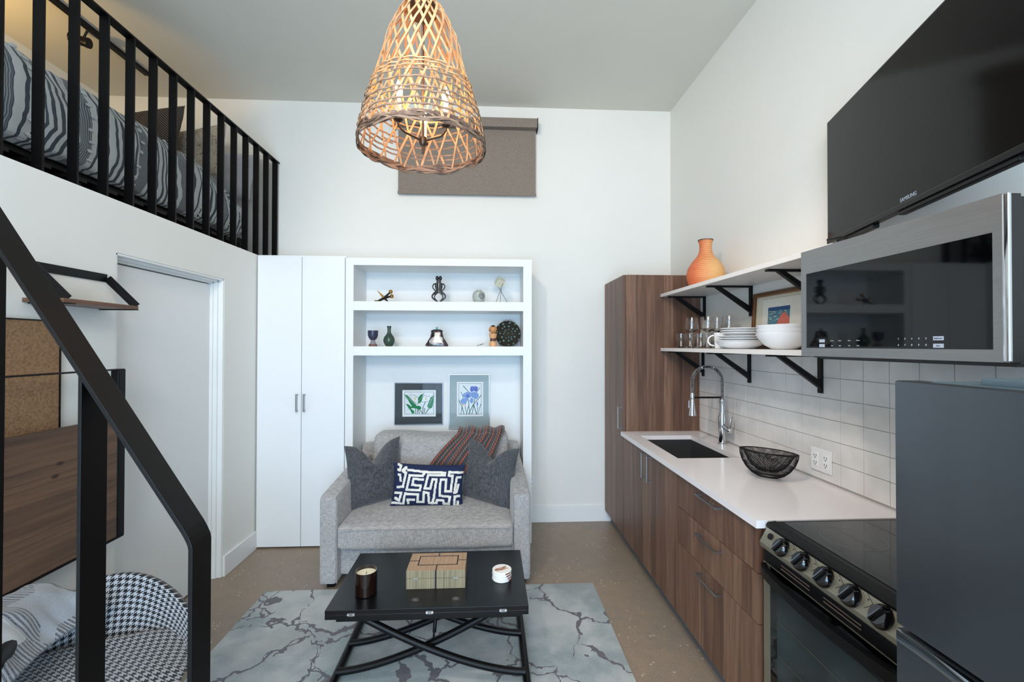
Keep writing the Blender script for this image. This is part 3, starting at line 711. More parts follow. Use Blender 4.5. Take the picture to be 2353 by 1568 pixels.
for i in range(5):
    yk = 1.522-.1*i
    KM = frameM(on_panel(yk, 0, -.004, 0), (0, -1, 0), -pt)
    if KM.col[2].xyz.dot(pn) < 0: KM = KM @ Matrix.Rotation(pi, 4, 'Y')
    g = MB()
    for r0, r1, a0, a1 in ((.031, .030, 0, .003),): pass
    g.lathe([(.032, 0), (.032, .004), (.029, .013), (.024, .019), (.0, .019)], n=32, M=KM.to_3x3().to_4x4(), c=KM.translation, cap0=True)
    g.box(-.006, .006, -.025, .025, .015, .028, .005, M=KM @ Matrix.Rotation(radians(-25), 4, 'Z'))
    kb = build('knob', g, m_kn, rg)
    build('pointer_line', MB().box(-.0007, .0007, -.020, .020, .0275, .0288, M=KM @ Matrix.Rotation(radians(-25), 4, 'Z')), mat('knob_line', '#5f7386', .3) if i == 0 else bpy.data.materials['knob_line'], kb)
    arc = [on_panel(yk, .034*sin(a), .034*cos(a)-.004, .0006) for a in [radians(-10+i_*6) for i_ in range(8)]]
    g = MB().tube(arc, .0005, 4); p1, p2, p3 = on_panel(yk, .036, .028, .0006), on_panel(yk, .062, .012, .0006), on_panel(yk, .060, .004, .0006)
    g.tube([p1, p2, p3, on_panel(yk, .046, -.012, .0006)], .0005, 4)
    g.ball(on_panel(yk, .047, .014, .0004), .002, n=8)
    build('dial_marking', g, m_blackm, rg)
build('button', MB().cyl(on_panel(1.593, 0, .006, 0), on_panel(1.593, 0, .006, .005), .011, n=20), m_black, rg)
g = MB().box(1.03, 1.06, ry0+.001, ry1-.001, .775, .819, .003)
for yy in (1.46, 1.26):
    for k_ in (0, 1): g.box(1.0285, 1.031, yy-.07, yy+.07, .79+.012*k_, .7935+.012*k_, .001, mi=1)
build('vent_panel', g, [m_black, m_wedge], rg)
g = MB().box(1.03, 1.058, ry0+.001, ry1-.001, .20, .773, .003)
od = build('oven_door', g, m_champ, rg)
build('door_glass', MB().box(1.0275, 1.031, ry0+.045, ry1-.045, .23, .772, .006), m_bglass, od)
t = NT('oven_window'); P = t.pos(kind='World'); nz = t.noise(P, 5, 3); t.col(t.mix(t.ramp(nz, .4, .6), '#0c1517', '#15282a')); t.set_p(Roughness=.12); 
build('oven_window', MB().box(1.0262, 1.0285, ry0+.085, ry1-.085, .28, .70, .004), t.m, od)
hp = [(1.028-.042*sin(pi*k/20)**.45, ry1-.012-(ry1-ry0-.024)*k/20, .752) for k in range(21)]
g = MB().strip(hp, [(0, 0, 1)]*21, .022, .040); bmesh.ops.bevel(g.bm, geom=list(g.bm.edges), offset=.004, segments=2, affect='EDGES', clamp_overlap=True)
build('door_handle', g, m_black, od, label='curved black door handle')
g = MB()
for zz_ in (.36, .48, .60): g.cyl((1.0255, ry0+.1, zz_), (1.0255, ry1-.1, zz_), .0012, n=6)
build('rack', g, mat('rack_wire', '#5d5648', .4, .6), od)
build('storage_drawer', MB().box(1.03, 1.058, ry0+.001, ry1-.001, .06, .196, .003), m_champ, rg)
g = MB()
for a in (1.10, 1.58):
    for b in (ry0+.04, ry1-.04): g.cyl((a, b, 0), (a, b, .03), .02)
build('foot', g, m_blackm, rg)

# ---------------------------------------------------------------- refrigerator
fr = thing('refrigerator', 'dark stainless top-freezer refrigerator in the right foreground', 'refrigerator', (1.26, .65, 0))
fy0, fy1, fx0 = .34, .948, .90
build('body', MB().box(fx0+.062, XR-.03, fy0+.004, fy1-.004, .03, 1.488, .004), mat('fridge_side', '#3a3d40', .45, .3), fr)
build('freezer_door', MB().box(fx0, fx0+.058, fy0, fy1, .967, 1.503, .004), m_fsteel, fr)
fd = build('fridge_door', MB().box(fx0, fx0+.058, fy0, fy1, .05, .958, .004), m_fsteel, fr)
def lip(z, s):
    g = MB(); rings = []
    for k in range(25):
        q = k/24; yy = fy1-.004-(fy1-fy0-.03)*q
        d_ = .003+.038*max(0, min(1, (q-.12)/.5))**1.3
        rings.append([Vector((fx0+.002, yy, z)), Vector((fx0-d_*.75, yy, z-s*.002)), Vector((fx0-d_, yy, z-s*.008)), Vector((fx0-d_, yy, z-s*.022)), Vector((fx0-d_*.8, yy, z-s*.026)), Vector((fx0-d_*.75, yy, z-s*.008)), Vector((fx0+.002, yy, z-s*.008))])
    return g.rings(rings)
build('handle', lip(.957, 1), mat('handle_steel', '#a4abb2', .14, 1, vary=.05), fd, label='bright curved grip along the top of the lower door')
build('hinge_cover', MB().prism([(.93, .80, 1.503), (.93, .70, 1.503), (1.04, .70, 1.503), (1.04, .80, 1.503)], (0, 0, .016), bev=.004).prism([(.925, .89, 1.497), (.925, .62, 1.497), (1.05, .62, 1.497), (1.05, .89, 1.497)], (0, 0, .008), bev=.002), mat('hinge_grey', '#55666e', .5), fr)
g = MB()
for a in (.97, 1.55):
    for b in (fy0+.05, fy1-.05): g.cyl((a, b, 0), (a, b, .05), .02)
build('foot', g, m_blackm, fr)

# ---------------------------------------------------------------- soft shapes
def rbox(mb, x0, x1, y0, y1, z0, z1, r=.03, n=10, crown=(0, 0, 0), wob=0, seed=0, mi=0, M=None, fn=None):
    tb = bmesh.new(); bmesh.ops.create_cube(tb, size=2)
    bmesh.ops.subdivide_edges(tb, edges=list(tb.edges), cuts=n, use_grid_fill=True)
    hx, hy, hz = (x1-x0)/2, (y1-y0)/2, (z1-z0)/2; c = Vector(((x0+x1)/2, (y0+y1)/2, (z0+z1)/2))
    def sp(t, h):   # concentrate vertices near the edges
        a = min(1, r*2.2/h); return t if abs(t) < 1e-6 else math.copysign(abs(t)**.62 if a < 1 else abs(t), t)
    for v in tb.verts:
        u = v.co.copy(); p = Vector((sp(u.x, hx)*hx, sp(u.y, hy)*hy, sp(u.z, hz)*hz))
        q = Vector((max(-hx+r, min(hx-r, p.x)), max(-hy+r, min(hy-r, p.y)), max(-hz+r, min(hz-r, p.z))))
        d = p-q
        if d.length > 1e-6: p = q+d.normalized()*min(r, d.length) if d.length > r else p
        fx_, fy_, fz_ = p.x/hx, p.y/hy, p.z/hz
        p.z += crown[2]*(fz_)*(1-fx_**2)**.7*(1-min(1, fy_**2))**.7 if crown[2] and abs(fx_) <= 1 and abs(fy_) <= 1 else 0
        p.y += crown[1]*fy_*max(0, 1-fx_**4)*max(0, 1-fz_**4) if crown[1] else 0
        p.x += crown[0]*fx_*max(0, 1-fy_**4)*max(0, 1-fz_**4) if crown[0] else 0
        v.co = p+c
        if wob: v.co += Vector(noise.noise_vector((v.co*6)+Vector((seed, 0, 0))))*wob
        if fn: v.co = fn(v.co)
    return mb._add(tb, mi, M)
def pillow(w, h, th, dent=0, seed=0, mfn=None, n=40, m=None, ears=.10):
    mb = MB()
    def surf(side):
        def fn(a, b):
            u, v = 2*a-1, 2*b-1
            x = w/2*u*(1-ears*(1-abs(v)**2.5)*.9); y = h/2*v*(1-ears*(1-abs(u)**2.5)*.9)
            tt = th/2*((1-abs(u)**3.2)*(1-abs(v)**3.2))**.55
            if dent:
                k = exp(-(u/.36)**2)*max(0, (v+.5)/1.5)**1.6
                y -= dent*k; tt *= (1+.35*k)
                tt *= 1+.25*max(0, -v)
            z = side*tt
            nz_ = noise.noise(Vector((u*2.1+seed, v*2.1, side)))*.012+noise.noise(Vector((u*5+seed, v*5, side*3)))*.006
            e = (1-abs(u)**6)*(1-abs(v)**6)
            return Vector((x, y, z+nz_*e))
        return fn
    mb.grid(surf(1), n, int(n*m) if m else n, mfn); mb.grid(surf(-1), n, int(n*m) if m else n, None)
    bmesh.ops.remove_doubles(mb.bm, verts=mb.bm.verts, dist=.0004); bmesh.ops.recalc_face_normals(mb.bm, faces=mb.bm.faces)
    return mb
def place(o, x_axis, up_axis, loc):
    M = frameM(loc, x_axis, up_axis); X = M.col[0].xyz; Z = M.col[2].xyz; Yv = Z.cross(X)
    R = Matrix((X, Yv, Z)).transposed(); o.rotation_euler = R.to_euler(); o.location = loc; return o

# ---------------------------------------------------------------- sofa
sf = thing('loveseat', 'light grey linen loveseat with sloping arms in the bookcase niche', 'sofa', (-.4, 3.4, 0))
g = MB()
rbox(g, -.985, .165, 3.0, 3.84, .06, .262, .02, 8); build('base', g, m_sofa, sf)
def arm(x0, x1, sgn_):
    g = MB()
    def fn(p):
        q = (p.y-2.93)/.9
        z = p.z
        if z > .3: z += .10*q*(1 if z > .5 else (z-.3)/.2)
        return Vector((p.x-sgn_*.022*q, p.y, z))
    rbox(g, x0, x1, 2.93, 3.80, .035, .605, .022, 12, crown=(.006, 0, 0), fn=fn)
    return g
build('arm', arm(-1.092, -.978, -1), m_sofa, sf); build('arm', arm(.160, .275, 1), m_sofa, sf)
g = MB(); rbox(g, -1.045, .252, 3.72, 3.87, .12, .765, .03, 10); build('back_frame', g, m_sofa, sf)
g = MB(); rbox(g, -.972, .158, 2.905, 3.66, .262, .42, .028, 16, crown=(.0, .012, .022), wob=.003); build('seat_cushion', g, m_sofa, sf, label='single wide seat cushion')
def bfn(p): 
    q = (p.z-.42)/.44; return Vector((p.x, p.y+.10*q, p.z+.010*sin(p.x*7+1)*q))
g = MB(); rbox(g, -.905, .150, 3.45, 3.66, .42, .872, .045, 16, crown=(0, .028, 0), wob=.008, seed=4, fn=bfn); build('back_cushion', g, m_sofa, sf)
g = MB()
for x in (-.975, .155): g.tube([(x, 2.927, .05), (x, 2.927, .58)], .0022, 6)
g.tube([(-.955, 2.893, .398), (-.7, 2.888, .404), (-.1, 2.888, .404), (.14, 2.893, .398)], .003, 6)
build('piping', g, m_sofa, sf)
g = MB()
for x, y in ((-1.03, 3.0), (.22, 3.0), (-1.0, 3.8), (.2, 3.8)): g.box(x-.025, x+.025, y-.025, y+.025, 0, .06, .003)
build('foot', g, m_blackm, sf)
# cushions
o = build('grey_cushion', pillow(.43, .47, .16, dent=.13, seed=1), m_gpil, origin=False, label='charcoal cushion leaning on the left arm, top karate-chopped into two points', cat='cushion', group='charcoal cushions on the loveseat')
place(o, (cos(radians(38)), sin(radians(38)), .03), (.10, .12, .98), (-.842, 3.33, .640))
o = build('grey_cushion', pillow(.47, .47, .17, dent=.12, seed=9), m_gpil, origin=False, label='charcoal cushion leaning on the right arm beneath the throw', cat='cushion', group='charcoal cushions on the loveseat')
place(o, (cos(radians(-36)), sin(radians(-36)), -.07), (-.06, .14, .98), (.005, 3.33, .620))
maze = [[(800,560),(760,600),(800,620),(770,790),(700,800)], [(705,650),(725,650),(735,720)], [(710,530),(735,540),(722,600),(700,590)],
 [(830,585),(1040,600),(1010,650),(850,650),(820,825),(990,825),(995,770),(890,765),(900,690),(1020,695)],
 [(1040,600),(1290,608),(1290,640),(1080,640),(1050,805),(1120,805),(1140,690),(1190,690),(1170,910),(1150,990),(1200,985),(1210,945),(1285,950),(1290,990),(1350,990),(1370,900),(1240,890),(1245,690),(1310,690),(1310,835),(1380,835),(1390,645),(1340,640),(1340,600),(1510,610)],
 [(680,865),(755,870),(742,960),(690,930)], [(660,985),(800,1000),(805,875),(970,880),(970,975),(1040,975),(1040,850),(1100,860),(1110,985),(1150,990)],
 [(860,990),(850,945),(925,945)], [(1425,845),(1445,665),(1490,668)], [(1470,760),(1455,830),(1430,850)], [(1415,1015),(1430,895),(1480,890)], [(1450,1015),(1465,960)]]
segs = []
for pl in maze:
    q = [((x-640)/880*.50, (1-(y-515)/515)*.29) for x, y in pl]; segs += list(zip(q, q[1:]))
def maze_m(a, b):
    x, y = a*.50, b*.29
    for (x0, y0), (x1, y1) in segs:
        dx, dy = x1-x0, y1-y0; L2 = dx*dx+dy*dy; t_ = max(0, min(1, ((x-x0)*dx+(y-y0)*dy)/L2)) if L2 else 0
        if max(abs(x-x0-t_*dx), abs(y-y0-t_*dy)) < .0082: return 1
    return 0
o = build('lumbar_cushion', pillow(.52, .30, .13, seed=5, mfn=maze_m, n=150, m=.6, ears=.07), [m_navy, m_cream], origin=False, label='navy lumbar cushion with a cream maze pattern in the middle', cat='cushion')
place(o, (1, .02, -.045), (0, .20, .98), (-.437, 3.245, .572))
# throw
t = NT('striped_throw'); P = t.sep(t.pos(kind='UV')); u = t.math('ADD', P[0], t.math('MULTIPLY', t.math('SINE', t.math('MULTIPLY', P[1], 150)), .009)); 
nz = t.noise(t.pos(), 300, 2); c_ = t.mix(t.ramp(nz, .3, .7), '#2c2b2f', '#4c4a4e')
pid = t.math('FRACT', t.math('MULTIPLY', u, 3.4))
for lo, hi, cc in ((.08, .13, '#c4572c'), (.36, .385, '#b5906f'), (.60, .65, '#c4572c'), (.78, .81, '#3c5364'), (.93, .955, '#b58d78')):
    c_ = t.mix(t.math('MULTIPLY', t.math('GREATER_THAN', pid, lo), t.math('LESS_THAN', pid, hi)), c_, cc)
t.col(c_); t.set_p(Roughness=.95, Sheen_Weight=.3); t.bump(nz, .8, .003); m_throw = t.m
def thr(a, b):   # a across, b along (0 bottom .. 1 behind the back cushion)
    if b < .72:
        q = b/.72
        L_ = Vector((-.485, 3.398, .62)).lerp(Vector((-.245, 3.505, .885)), q); R_ = Vector((-.02, 3.40, .60)).lerp(Vector((.112, 3.505, .885)), q)
        L_.x += -.02*sin(q*pi)
        p = L_.lerp(R_, a); p.y -= .022*sin(a*pi)+.030*sin(pi*min(1, q))
    else:
        q = (b-.72)/.28; an = q*pi*.85
        p = Vector((-.245, 0, 0)).lerp(Vector((.112, 0, 0)), a)
        p.y = 3.60-.095*cos(an); p.z = .885+.038*sin(an)-.12*max(0, q-.55)
        p.x += .015*q
    p.z += .009*sin(a*19+b*3)*min(1, .3+b); p.y -= .005*sin(a*27+b*5)
    return p
g = MB().grid(thr, 48, 60); me_uv = g.bm.loops.layers.uv.new('UVMap')
idx = 0
g.bm.verts.index_update(); g.bm.verts.ensure_lookup_table()
for f in g.bm.faces:
    for l in f.loops:
        k_ = l.vert.index; l[me_uv].uv = ((k_//61)/48, (k_ % 61)/60)
build('throw_blanket', g, m_throw, solid=.012, label='charcoal knitted throw with orange zigzag stripes over the sofa back', cat='throw')

# ---------------------------------------------------------------- rug
rugm = MB()
rbox(rugm, -1.42, .688, 1.92, 2.93, .001, .013, .006, 30, wob=0)
build('area_rug', rugm, m_rug, label='pale grey-blue area rug with a cracked-stone pattern under the coffee table', cat='rug')

# ---------------------------------------------------------------- coffee table
m_ebon = mat('ebonised_wood', '#08080a', .28, vary=.2, nscale=40, spec=.35)
tx0, tx1, ty0, ty1, tzt = -.718, .178, 2.0, 2.542, .415
ctb = thing('coffee_table', 'black folding coffee table with crossed curved tube legs', 'table', (-.27, 2.27, .013))
build('tabletop', MB().box(tx0, tx1, ty0, ty1, tzt-.019, tzt, .002), m_ebon, ctb, label='upper hinged leaf')
build('lower_leaf', MB().box(tx0, tx1, ty0, ty1, tzt-.041, tzt-.021, .002), m_ebon, ctb)
build('leaf_edge', MB().box(tx0+.01, tx1-.01, ty0+.004, ty1-.01, tzt-.0215, tzt-.0185), mat('raw_edge', '#6b4a3a', .6), ctb)
build('apron', MB().box(tx0+.045, tx1-.03, ty0+.01, ty1-.03, tzt-.057, tzt-.041, .003).box(tx0+.03, tx1-.02, ty0+.02, ty1-.04, tzt-.05, tzt-.041, .003), m_ebon, ctb)
for x in (-.604, -.262, .064):
    g = MB()
    for s in (-.012, .012): g.cyl((x+s-.004, ty0-.0025, tzt-.02), (x+s+.004, ty0-.0025, tzt-.02), .0032).box(x+s-.004, x+s+.004, ty0-.001, ty0+.001, tzt-.027, tzt-.013)
    g.box(x-.008, x+.008, ty0-.002, ty0+.001, tzt-.027, tzt-.013)
    build('hinge', g, m_nickel, ctb)
for x in (-.712, .176):
    build('runner', MB().tube([(x, 2.60, .0335), (x, 2.3, .0325), (x, 1.95, .0335)], .0185, 14), m_black, ctb)
def leg(y, s, lift):
    xc = -.268; pts = []
    for k in range(19):
        q = k/18; x = .170-q*(.80); z = .058+.305*(q**1.55); pts.append((xc+(x-xc)*s, y, z))
    return MB().tube(pts, .0165, 14)
for y, s in ((2.085, 1), (2.125, -1), (2.365, 1), (2.325, -1)): build('leg', leg(y, s, 0), m_black, ctb, label='curved tube leg')
build('gas_strut', MB().cyl((-.255, 2.28, .36), (-.265, 2.20, .18), .009).cyl((-.265, 2.20, .2), (-.268, 2.17, .13), .005), m_blackm, ctb)
# candle
cd = thing('candle', 'cream candle in a dark amber glass jar on the coffee table', 'candle', (-.575, 2.135, tzt))
build('jar', MB().lathe([(.046, 0), (.050, .004), (.050, .108), (.0475, .108), (.0475, .006), (0, .006)], n=40), mat('amber_jar', '#1a0b08', .06, coat=.5), cd, local=True)
build('wax', MB().lathe([(.0472, .01), (.0472, .092), (.044, .0905), (.02, .089), (0, .089)], n=40, cap0=True), mat('wax', '#e9e2c8', .45), cd, local=True)
build('wick', MB().cyl((0, 0, .089), (.001, 0, .101), .0014, n=6), m_blackm, cd, local=True)
# box
t = NT('straw_veneer'); P = t.pos(kind='World'); nz = t.noise(t.pos((260, 3, 3), kind='World'), 1, 2); t.col(t.mix(t.ramp(nz, .3, .7), '#6f6650', '#a09274')); t.set_p(Roughness=.45); m_straw = t.m
t = NT('straw_veneer_top'); nz = t.noise(t.pos((200, 6, 6), kind='World'), 1, 2); t.col(t.mix(t.ramp(nz, .3, .7), '#98795a', '#b8977a')); t.set_p(Roughness=.42); m_straw2 = t.m
m_ink = mat('inlay_dark', '#1f1518', .4)
jb = thing('keepsake_box', 'tan straw-inlaid keepsake box with dark inlay lines on the coffee table', 'box', (-.253, 2.245, tzt))
bx0, bx1, by0, by1, bz0, bz1 = -.394, -.113, 2.155, 2.335, tzt+.0005, tzt+.087
build('base', MB().box(bx0, bx1, by0, by1, bz0, bz0+.049, .001), m_straw, jb)
lid = build('lid', MB().box(bx0, bx1, by0, by1, bz0+.0505, bz1, .001), [m_straw], jb)
build('lid_top', MB().box(bx0+.001, bx1-.001, by0+.001, by1-.001, bz1-.0005, bz1+.0006), m_straw2, lid)
g = MB(); zt_ = bz1+.0006; a0, a1, b0, b1 = bx0+.045, bx1-.04, by0+.052, by1-.032; wl_ = .006; xm = (bx0+bx1)/2
for q in ((a0, a1, b0, b0+wl_), (a0, a1, b1-wl_, b1), (a0, a0+wl_, b0, b1), (a1-wl_, a1, b0, b1), (bx0+.001, a0, (b0+b1)/2-.003, (b0+b1)/2+.003), (a1, bx1-.001, (b0+b1)/2-.003, (b0+b1)/2+.003), (xm-.003, xm+.003, by0, b0), (xm-.003, xm+.003, b1, by1-.001)):
    g.box(q[0], q[1], q[2], q[3], zt_, zt_+.0004)
g.box(xm-.004, xm+.004, by0-.0005, by0+.001, bz0, bz1)
build('inlay', g, m_ink, lid)
for x in (bx0+.045, bx1-.045): build('hinge', MB().box(x-.012, x+.012, by0-.0012, by0+.001, bz0+.0475, bz0+.0525), m_chrome, jb)
# coasters
m_marb = mat('white_marble', '#eceae6', .3, vary=.02); m_w1 = mat('pink_wood', '#9c6455', .4); m_w2 = mat('tan_wood', '#c4a184', .4)
for i in range(4):
    c_ = thing('coaster', ('white round coaster at the bottom of the stack on the coffee table', 'white round coaster second from the bottom of the stack', 'white round coaster third from the bottom of the stack', 'white round coaster with wood chevron inlay topmost of its stack')[i], 'coaster', (.064+.001*(i % 2), 2.235, tzt+.0002+.0122*i), group='stacked round coasters')
    build('disc', MB().lathe([(.046, 0), (.048, .002), (.048, .010), (.046, .012)], n=40, cap1=True), m_marb, c_, local=True)
    g = MB()
    if i == 3:
        R2 = Matrix.Rotation(radians(28), 3, 'Z'); k_ = 0
        for u in range(-2, 2):
            for v in (-1, 0):
                pts = [(u*.021+(.0105 if v else 0), v*.013), (u*.021+.021+(.0105 if v else 0), v*.013), (u*.021+.021+(0 if v else .0105), v*.013+.013), (u*.021+(0 if v else .0105), v*.013+.013)]
                if all(math.hypot(*p) < .0475 for p in pts): g.poly([R2 @ Vector((p[0], p[1], .0123)) for p in pts], (u+v) % 2)
    g.box(.036, .0485, -.045*0-.018, .010, .003, .009, M=Matrix.Rotation(radians(-25-8*i), 4, 'Z'))
    build('inlay', g, [m_w1, m_w2], c_, local=True)

# ---------------------------------------------------------------- things on the bookcase
z1s, z2s = 1.9255, 1.5695
m_brass = mat('brass', '#b58a45', .18, 1); m_brz = mat('dark_bronze', '#2a2522', .3, .6)
jk = thing('jack_sculpture', 'brass and bronze toy-jack sculpture on the upper bookcase shelf', 'sculpture', (-.853, 3.70, z1s))
c0 = Vector((-.862, 3.70, z1s+.040))
ax = [Vector((.075, -.02, .066)), Vector((-.065, .0, -.0335)), Vector((-.055, -.01, .062)), Vector((.042, .01, -.040)), Vector((.055, .03, .018)), Vector((-.02, -.06, -.034))]
for k_, a in enumerate(ax):
    if k_ in (0, 1, 4):
        a = a*(.75 if k_ == 0 else 1)
        build('arm', MB().tube([c0, c0+a*.8], [.011, .007], 12), m_brz, jk); build('ball', MB().ball(c0+a, .0165), m_brass, jk)
    else: build('spike', MB().tube([c0, c0+a], [.011, .0015], 12), m_brass if k_ == 2 else m_brz, jk)
m_iron = mat('black_ceramic', '#15181c', .35, coat=.2)
fg = thing('couple_figurine', 'black abstract figurine of an embracing couple on the upper bookcase shelf', 'figurine', (-.413, 3.66, z1s))
X_ = lambda x, z, y=0: Vector((-.413+x, 3.66+y, z1s+z))
g = MB()
for s in (-1, 1):
    g.ball(X_(s*.013, .200), .016, sc=(.85, 1, 1.25)); g.tube([X_(s*.010, .185), X_(s*.010, .165), X_(s*.016, .155), X_(s*.017, .13), X_(s*.012, .105), X_(s*.014, .09)], [.010, .008, .013, .014, .011, .012], 12)
    g.tube([X_(s*.018, .155), X_(s*.040, .152), X_(s*.050, .135), X_(s*.044, .115), X_(s*.028, .10), X_(s*.010, .095)], [.007, .006, .005, .005, .006, .007], 10)
    pts = [X_(s*(.008+.046*sin(pi*min(1, q*1.06))), .092*(1-q)+.003) for q in [i/14 for i in range(15)]]; g.tube(pts, [.012-.006*min(1, i/5) for i in range(15)], 10)
    pts = [X_(s*(.004+.030*sin(pi*min(1, q*1.02))), .085*(1-q)+.003, -.008) for q in [i/14 for i in range(15)]]; g.tube(pts, [.009-.004*min(1, i/5) for i in range(15)], 10)
g.box(-.413-.03, -.413+.03, 3.645, 3.675, z1s, z1s+.006, .002)
build('body', g, m_iron, fg)
m_cel = mat('pale_celadon', '#b3b8b0', .3, vary=.05); m_blu = mat('cobalt_line', '#2a3350', .35)
rv = thing('round_vase', 'small round grey-green vase with a dark spiral on the upper bookcase shelf', 'vase', (-.087, 3.67, z1s))
vp = [(.030, 0), (.036, .004), (.048, .025), (.0535, .055), (.048, .083), (.030, .099), (.021, .101), (.021, .108), (.018, .108), (.017, .1)]
build('body', MB().lathe(vp, n=40), m_cel, rv, local=True)
sp_ = []
for i in range(80):
    a = i/80*5.2*pi; r = .004+.0235*i/80
    th = radians(-62)+ r*cos(a)/.053; zz_ = .052+r*sin(a)*1.05; R_ = interp([(b_, a_) for b_, a_ in vp[:6]], zz_) if False else None
    rad = [vp[k][0]+(vp[k+1][0]-vp[k][0])*(zz_-vp[k][1])/(vp[k+1][1]-vp[k][1]) for k in range(5) if vp[k][1] <= zz_ <= vp[k+1][1]][0]
    sp_.append(((rad+.0003)*cos(th), (rad+.0003)*sin(th), zz_))
build('spiral', MB().tube(sp_, .0021, 6), m_blu, rv, local=True)
cu = thing('cube_tripod', 'pale cube balanced on three thin metal rods on the upper bookcase shelf', 'sculpture', (.096, 3.70, z1s))
cc = Vector((.085, 3.70, z1s+.178))
MC = Matrix.Translation(cc) @ Matrix.Rotation(radians(35), 4, 'Y') @ Matrix.Rotation(radians(28), 4, 'X') @ Matrix.Rotation(radians(20), 4, 'Z')
t = NT('pale_horn'); t.col(t.mix(t.noise(t.pos(), 18, 2), '#c8c8ae', '#dcdcc8')); t.set_p(Roughness=.35); m_horn = t.m
build('cube', MB().box(-.031, .031, -.031, .031, -.031, .031, .002, M=MC), m_horn, cu)
for s_, e_ in (((.052, 3.68, z1s), (.112, 3.655, z1s+.165)), ((.155, 3.70, z1s), (.058, 3.715, z1s+.172)), ((.088, 3.655, z1s), (.098, 3.70, z1s+.12))): build('rod', MB().cyl(s_, e_, .0023, n=8), m_nickel, cu)
gb = thing('goblet', 'stoneware goblet with a dark blue rim on the lower bookcase shelf', 'goblet', (-.946, 3.68, z2s))
build('bowl', MB().lathe([(.015, .048), (.030, .062), (.040, .085), (.0415, .128), (.0385, .128), (.036, .09), (0, .06)], n=36), mat('cobalt_glaze', '#34364e', .3, vary=.35, nscale=60), gb, local=True)
build('stem', MB().lathe([(.031, .014), (.022, .028), (.0155, .045), (.02, .06), (.031, .07)], n=36), mat('grey_glaze', '#8b8790', .4, vary=.2), gb, local=True)
build('foot', MB().lathe([(.031, 0), (.0345, .004), (.034, .012), (.029, .017)], n=36, cap1=True), mat('rust_clay', '#7a5648', .6, vary=.2), gb, local=True)
lathe_thing('bottle_vase', 'dark green glazed bottle vase on the lower bookcase shelf', 'vase', [(.024, 0), (.03, .006), (.044, .03), (.047, .05), (.040, .075), (.024, .095), (.015, .112), (.0135, .14), (.0185, .165), (.016, .165), (.011, .14)], (-.816, 3.68, z2s), mat('green_glaze', '#34493c', .22, vary=.3, nscale=90), n=40)
ab = thing('abalone_box', 'black and iridescent flat-bottomed jar with a turquoise stopper on the lower bookcase shelf', 'jar', (-.428, 3.67, z2s))
g = MB(); rings = []
for z_, hx_, hy_ in ((0, .086, .028), (.003, .092, .032), (.012, .093, .033), (.04, .076, .031), (.075, .054, .026), (.11, .046, .022), (.122, .044, .022)):
    rings.append([Vector((hx_*math.copysign(abs(cos(a))**.6, cos(a)), hy_*math.copysign(abs(sin(a))**.6, sin(a)), z_)) for a in [2*pi*k/48 for k in range(48)]])
g.rings(rings)
t = NT('iridescent_shell'); P = t.pos(); s3 = t.sep(P); nz = t.noise(P, 16, 4, .6)
d_ = t.math('SQRT', t.math('ADD', t.math('POWER', t.math('MULTIPLY', t.math('ADD', s3[0], t.math('MULTIPLY', t.math('SUBTRACT', s3[2], .05), -.35)), 17), 2.0), t.math('POWER', t.math('MULTIPLY', t.math('SUBTRACT', s3[2], .048), 29), 2.0)))
msk = t.math('LESS_THAN', t.math('ADD', d_, t.math('MULTIPLY', t.math('SUBTRACT', nz, .5), .6)), .95)
n2 = t.noise(P, 40, 3); ir = t.mix(t.ramp(n2, .35, .65), '#b9c4b4', '#b78f9a'); ir = t.mix(t.ramp(t.noise(P, 70, 2), .55, .65), ir, '#7d9a84')
dk = t.mix(t.ramp(t.noise(P, 60, 2), .55, .6), '#15141a', '#6a4452'); t.col(t.mix(msk, dk, ir)); t.set_p(Roughness=.15, Coat_Weight=.5); m_aba = t.m
build('body', g, m_aba, ab, local=True)
build('collar', MB().lathe([(.047, .118), (.051, .122), (.046, .130), (.03, .137), (.01, .139)], n=36, cap1=True, sy=.5), m_aba, ab, local=True)
build('stopper', MB().box(-.0085, .0085, -.006, .006, .137, .158, .003), mat('turquoise', '#2f8f8a', .35), ab, local=True)
kk = thing('wooden_doll', 'turned wooden doll with a round head beside the feather fan', 'doll', (.03, 3.63, z2s))
m_lw = mat('honey_wood', '#c98d58', .4, vary=.12, nscale=20); m_lw2 = mat('pale_honey_wood', '#d9a272', .4, vary=.1); m_dw = mat('dark_walnut', '#5a3629', .45, vary=.2)
build('skirt', MB().lathe([(.030, 0), (.031, .002), (.027, .04), (.0255, .042)], n=32, cap1=True), m_lw2, kk, local=True)
build('belt', MB().lathe([(.023, .042), (.0245, .046), (.0245, .062), (.023, .066)], n=32, cap0=False), m_dw, kk, local=True)
build('torso', MB().lathe([(.0255, .066), (.0335, .103), (.031, .105), (.012, .106)], n=32, cap1=True), m_lw2, kk, local=True)
hd = build('head', MB().ball((0, 0, .137), .0335, sc=(1, 1, .96), n=28), m_lw, kk, local=True)
g = MB()
for a_, b_, s_ in ((-.35, .95, .009), (.35, .95, .009), (0, 1.2, .006), (-1.0, -.25, .006), (1.0, -.25, .006)):
    d_ = Vector((sin(a_)*cos(b_), -cos(a_)*cos(b_), sin(b_))); g.ball(Vector((0, 0, .137))+d_*.0325, s_, sc=(1, .6, 1), n=10)
for s_ in (-1, 1): g.tube([Vector((s_*.005, -.0335, .133)), Vector((s_*.009, -.0328, .1345)), Vector((s_*.013, -.0312, .133))], .0006, 5)
build('painted_hair', g, m_blackm, hd, local=True)
sp2 = build('paint_brush', MB().rod((-.105, 3.605, z2s+.004), (-.02, 3.70, z2s+.03), .006, .006, (0, 0, 1), bev=.001), m_white, label='thin white stick with black bands leaning beside the wooden doll', cat='stick')
g = MB()
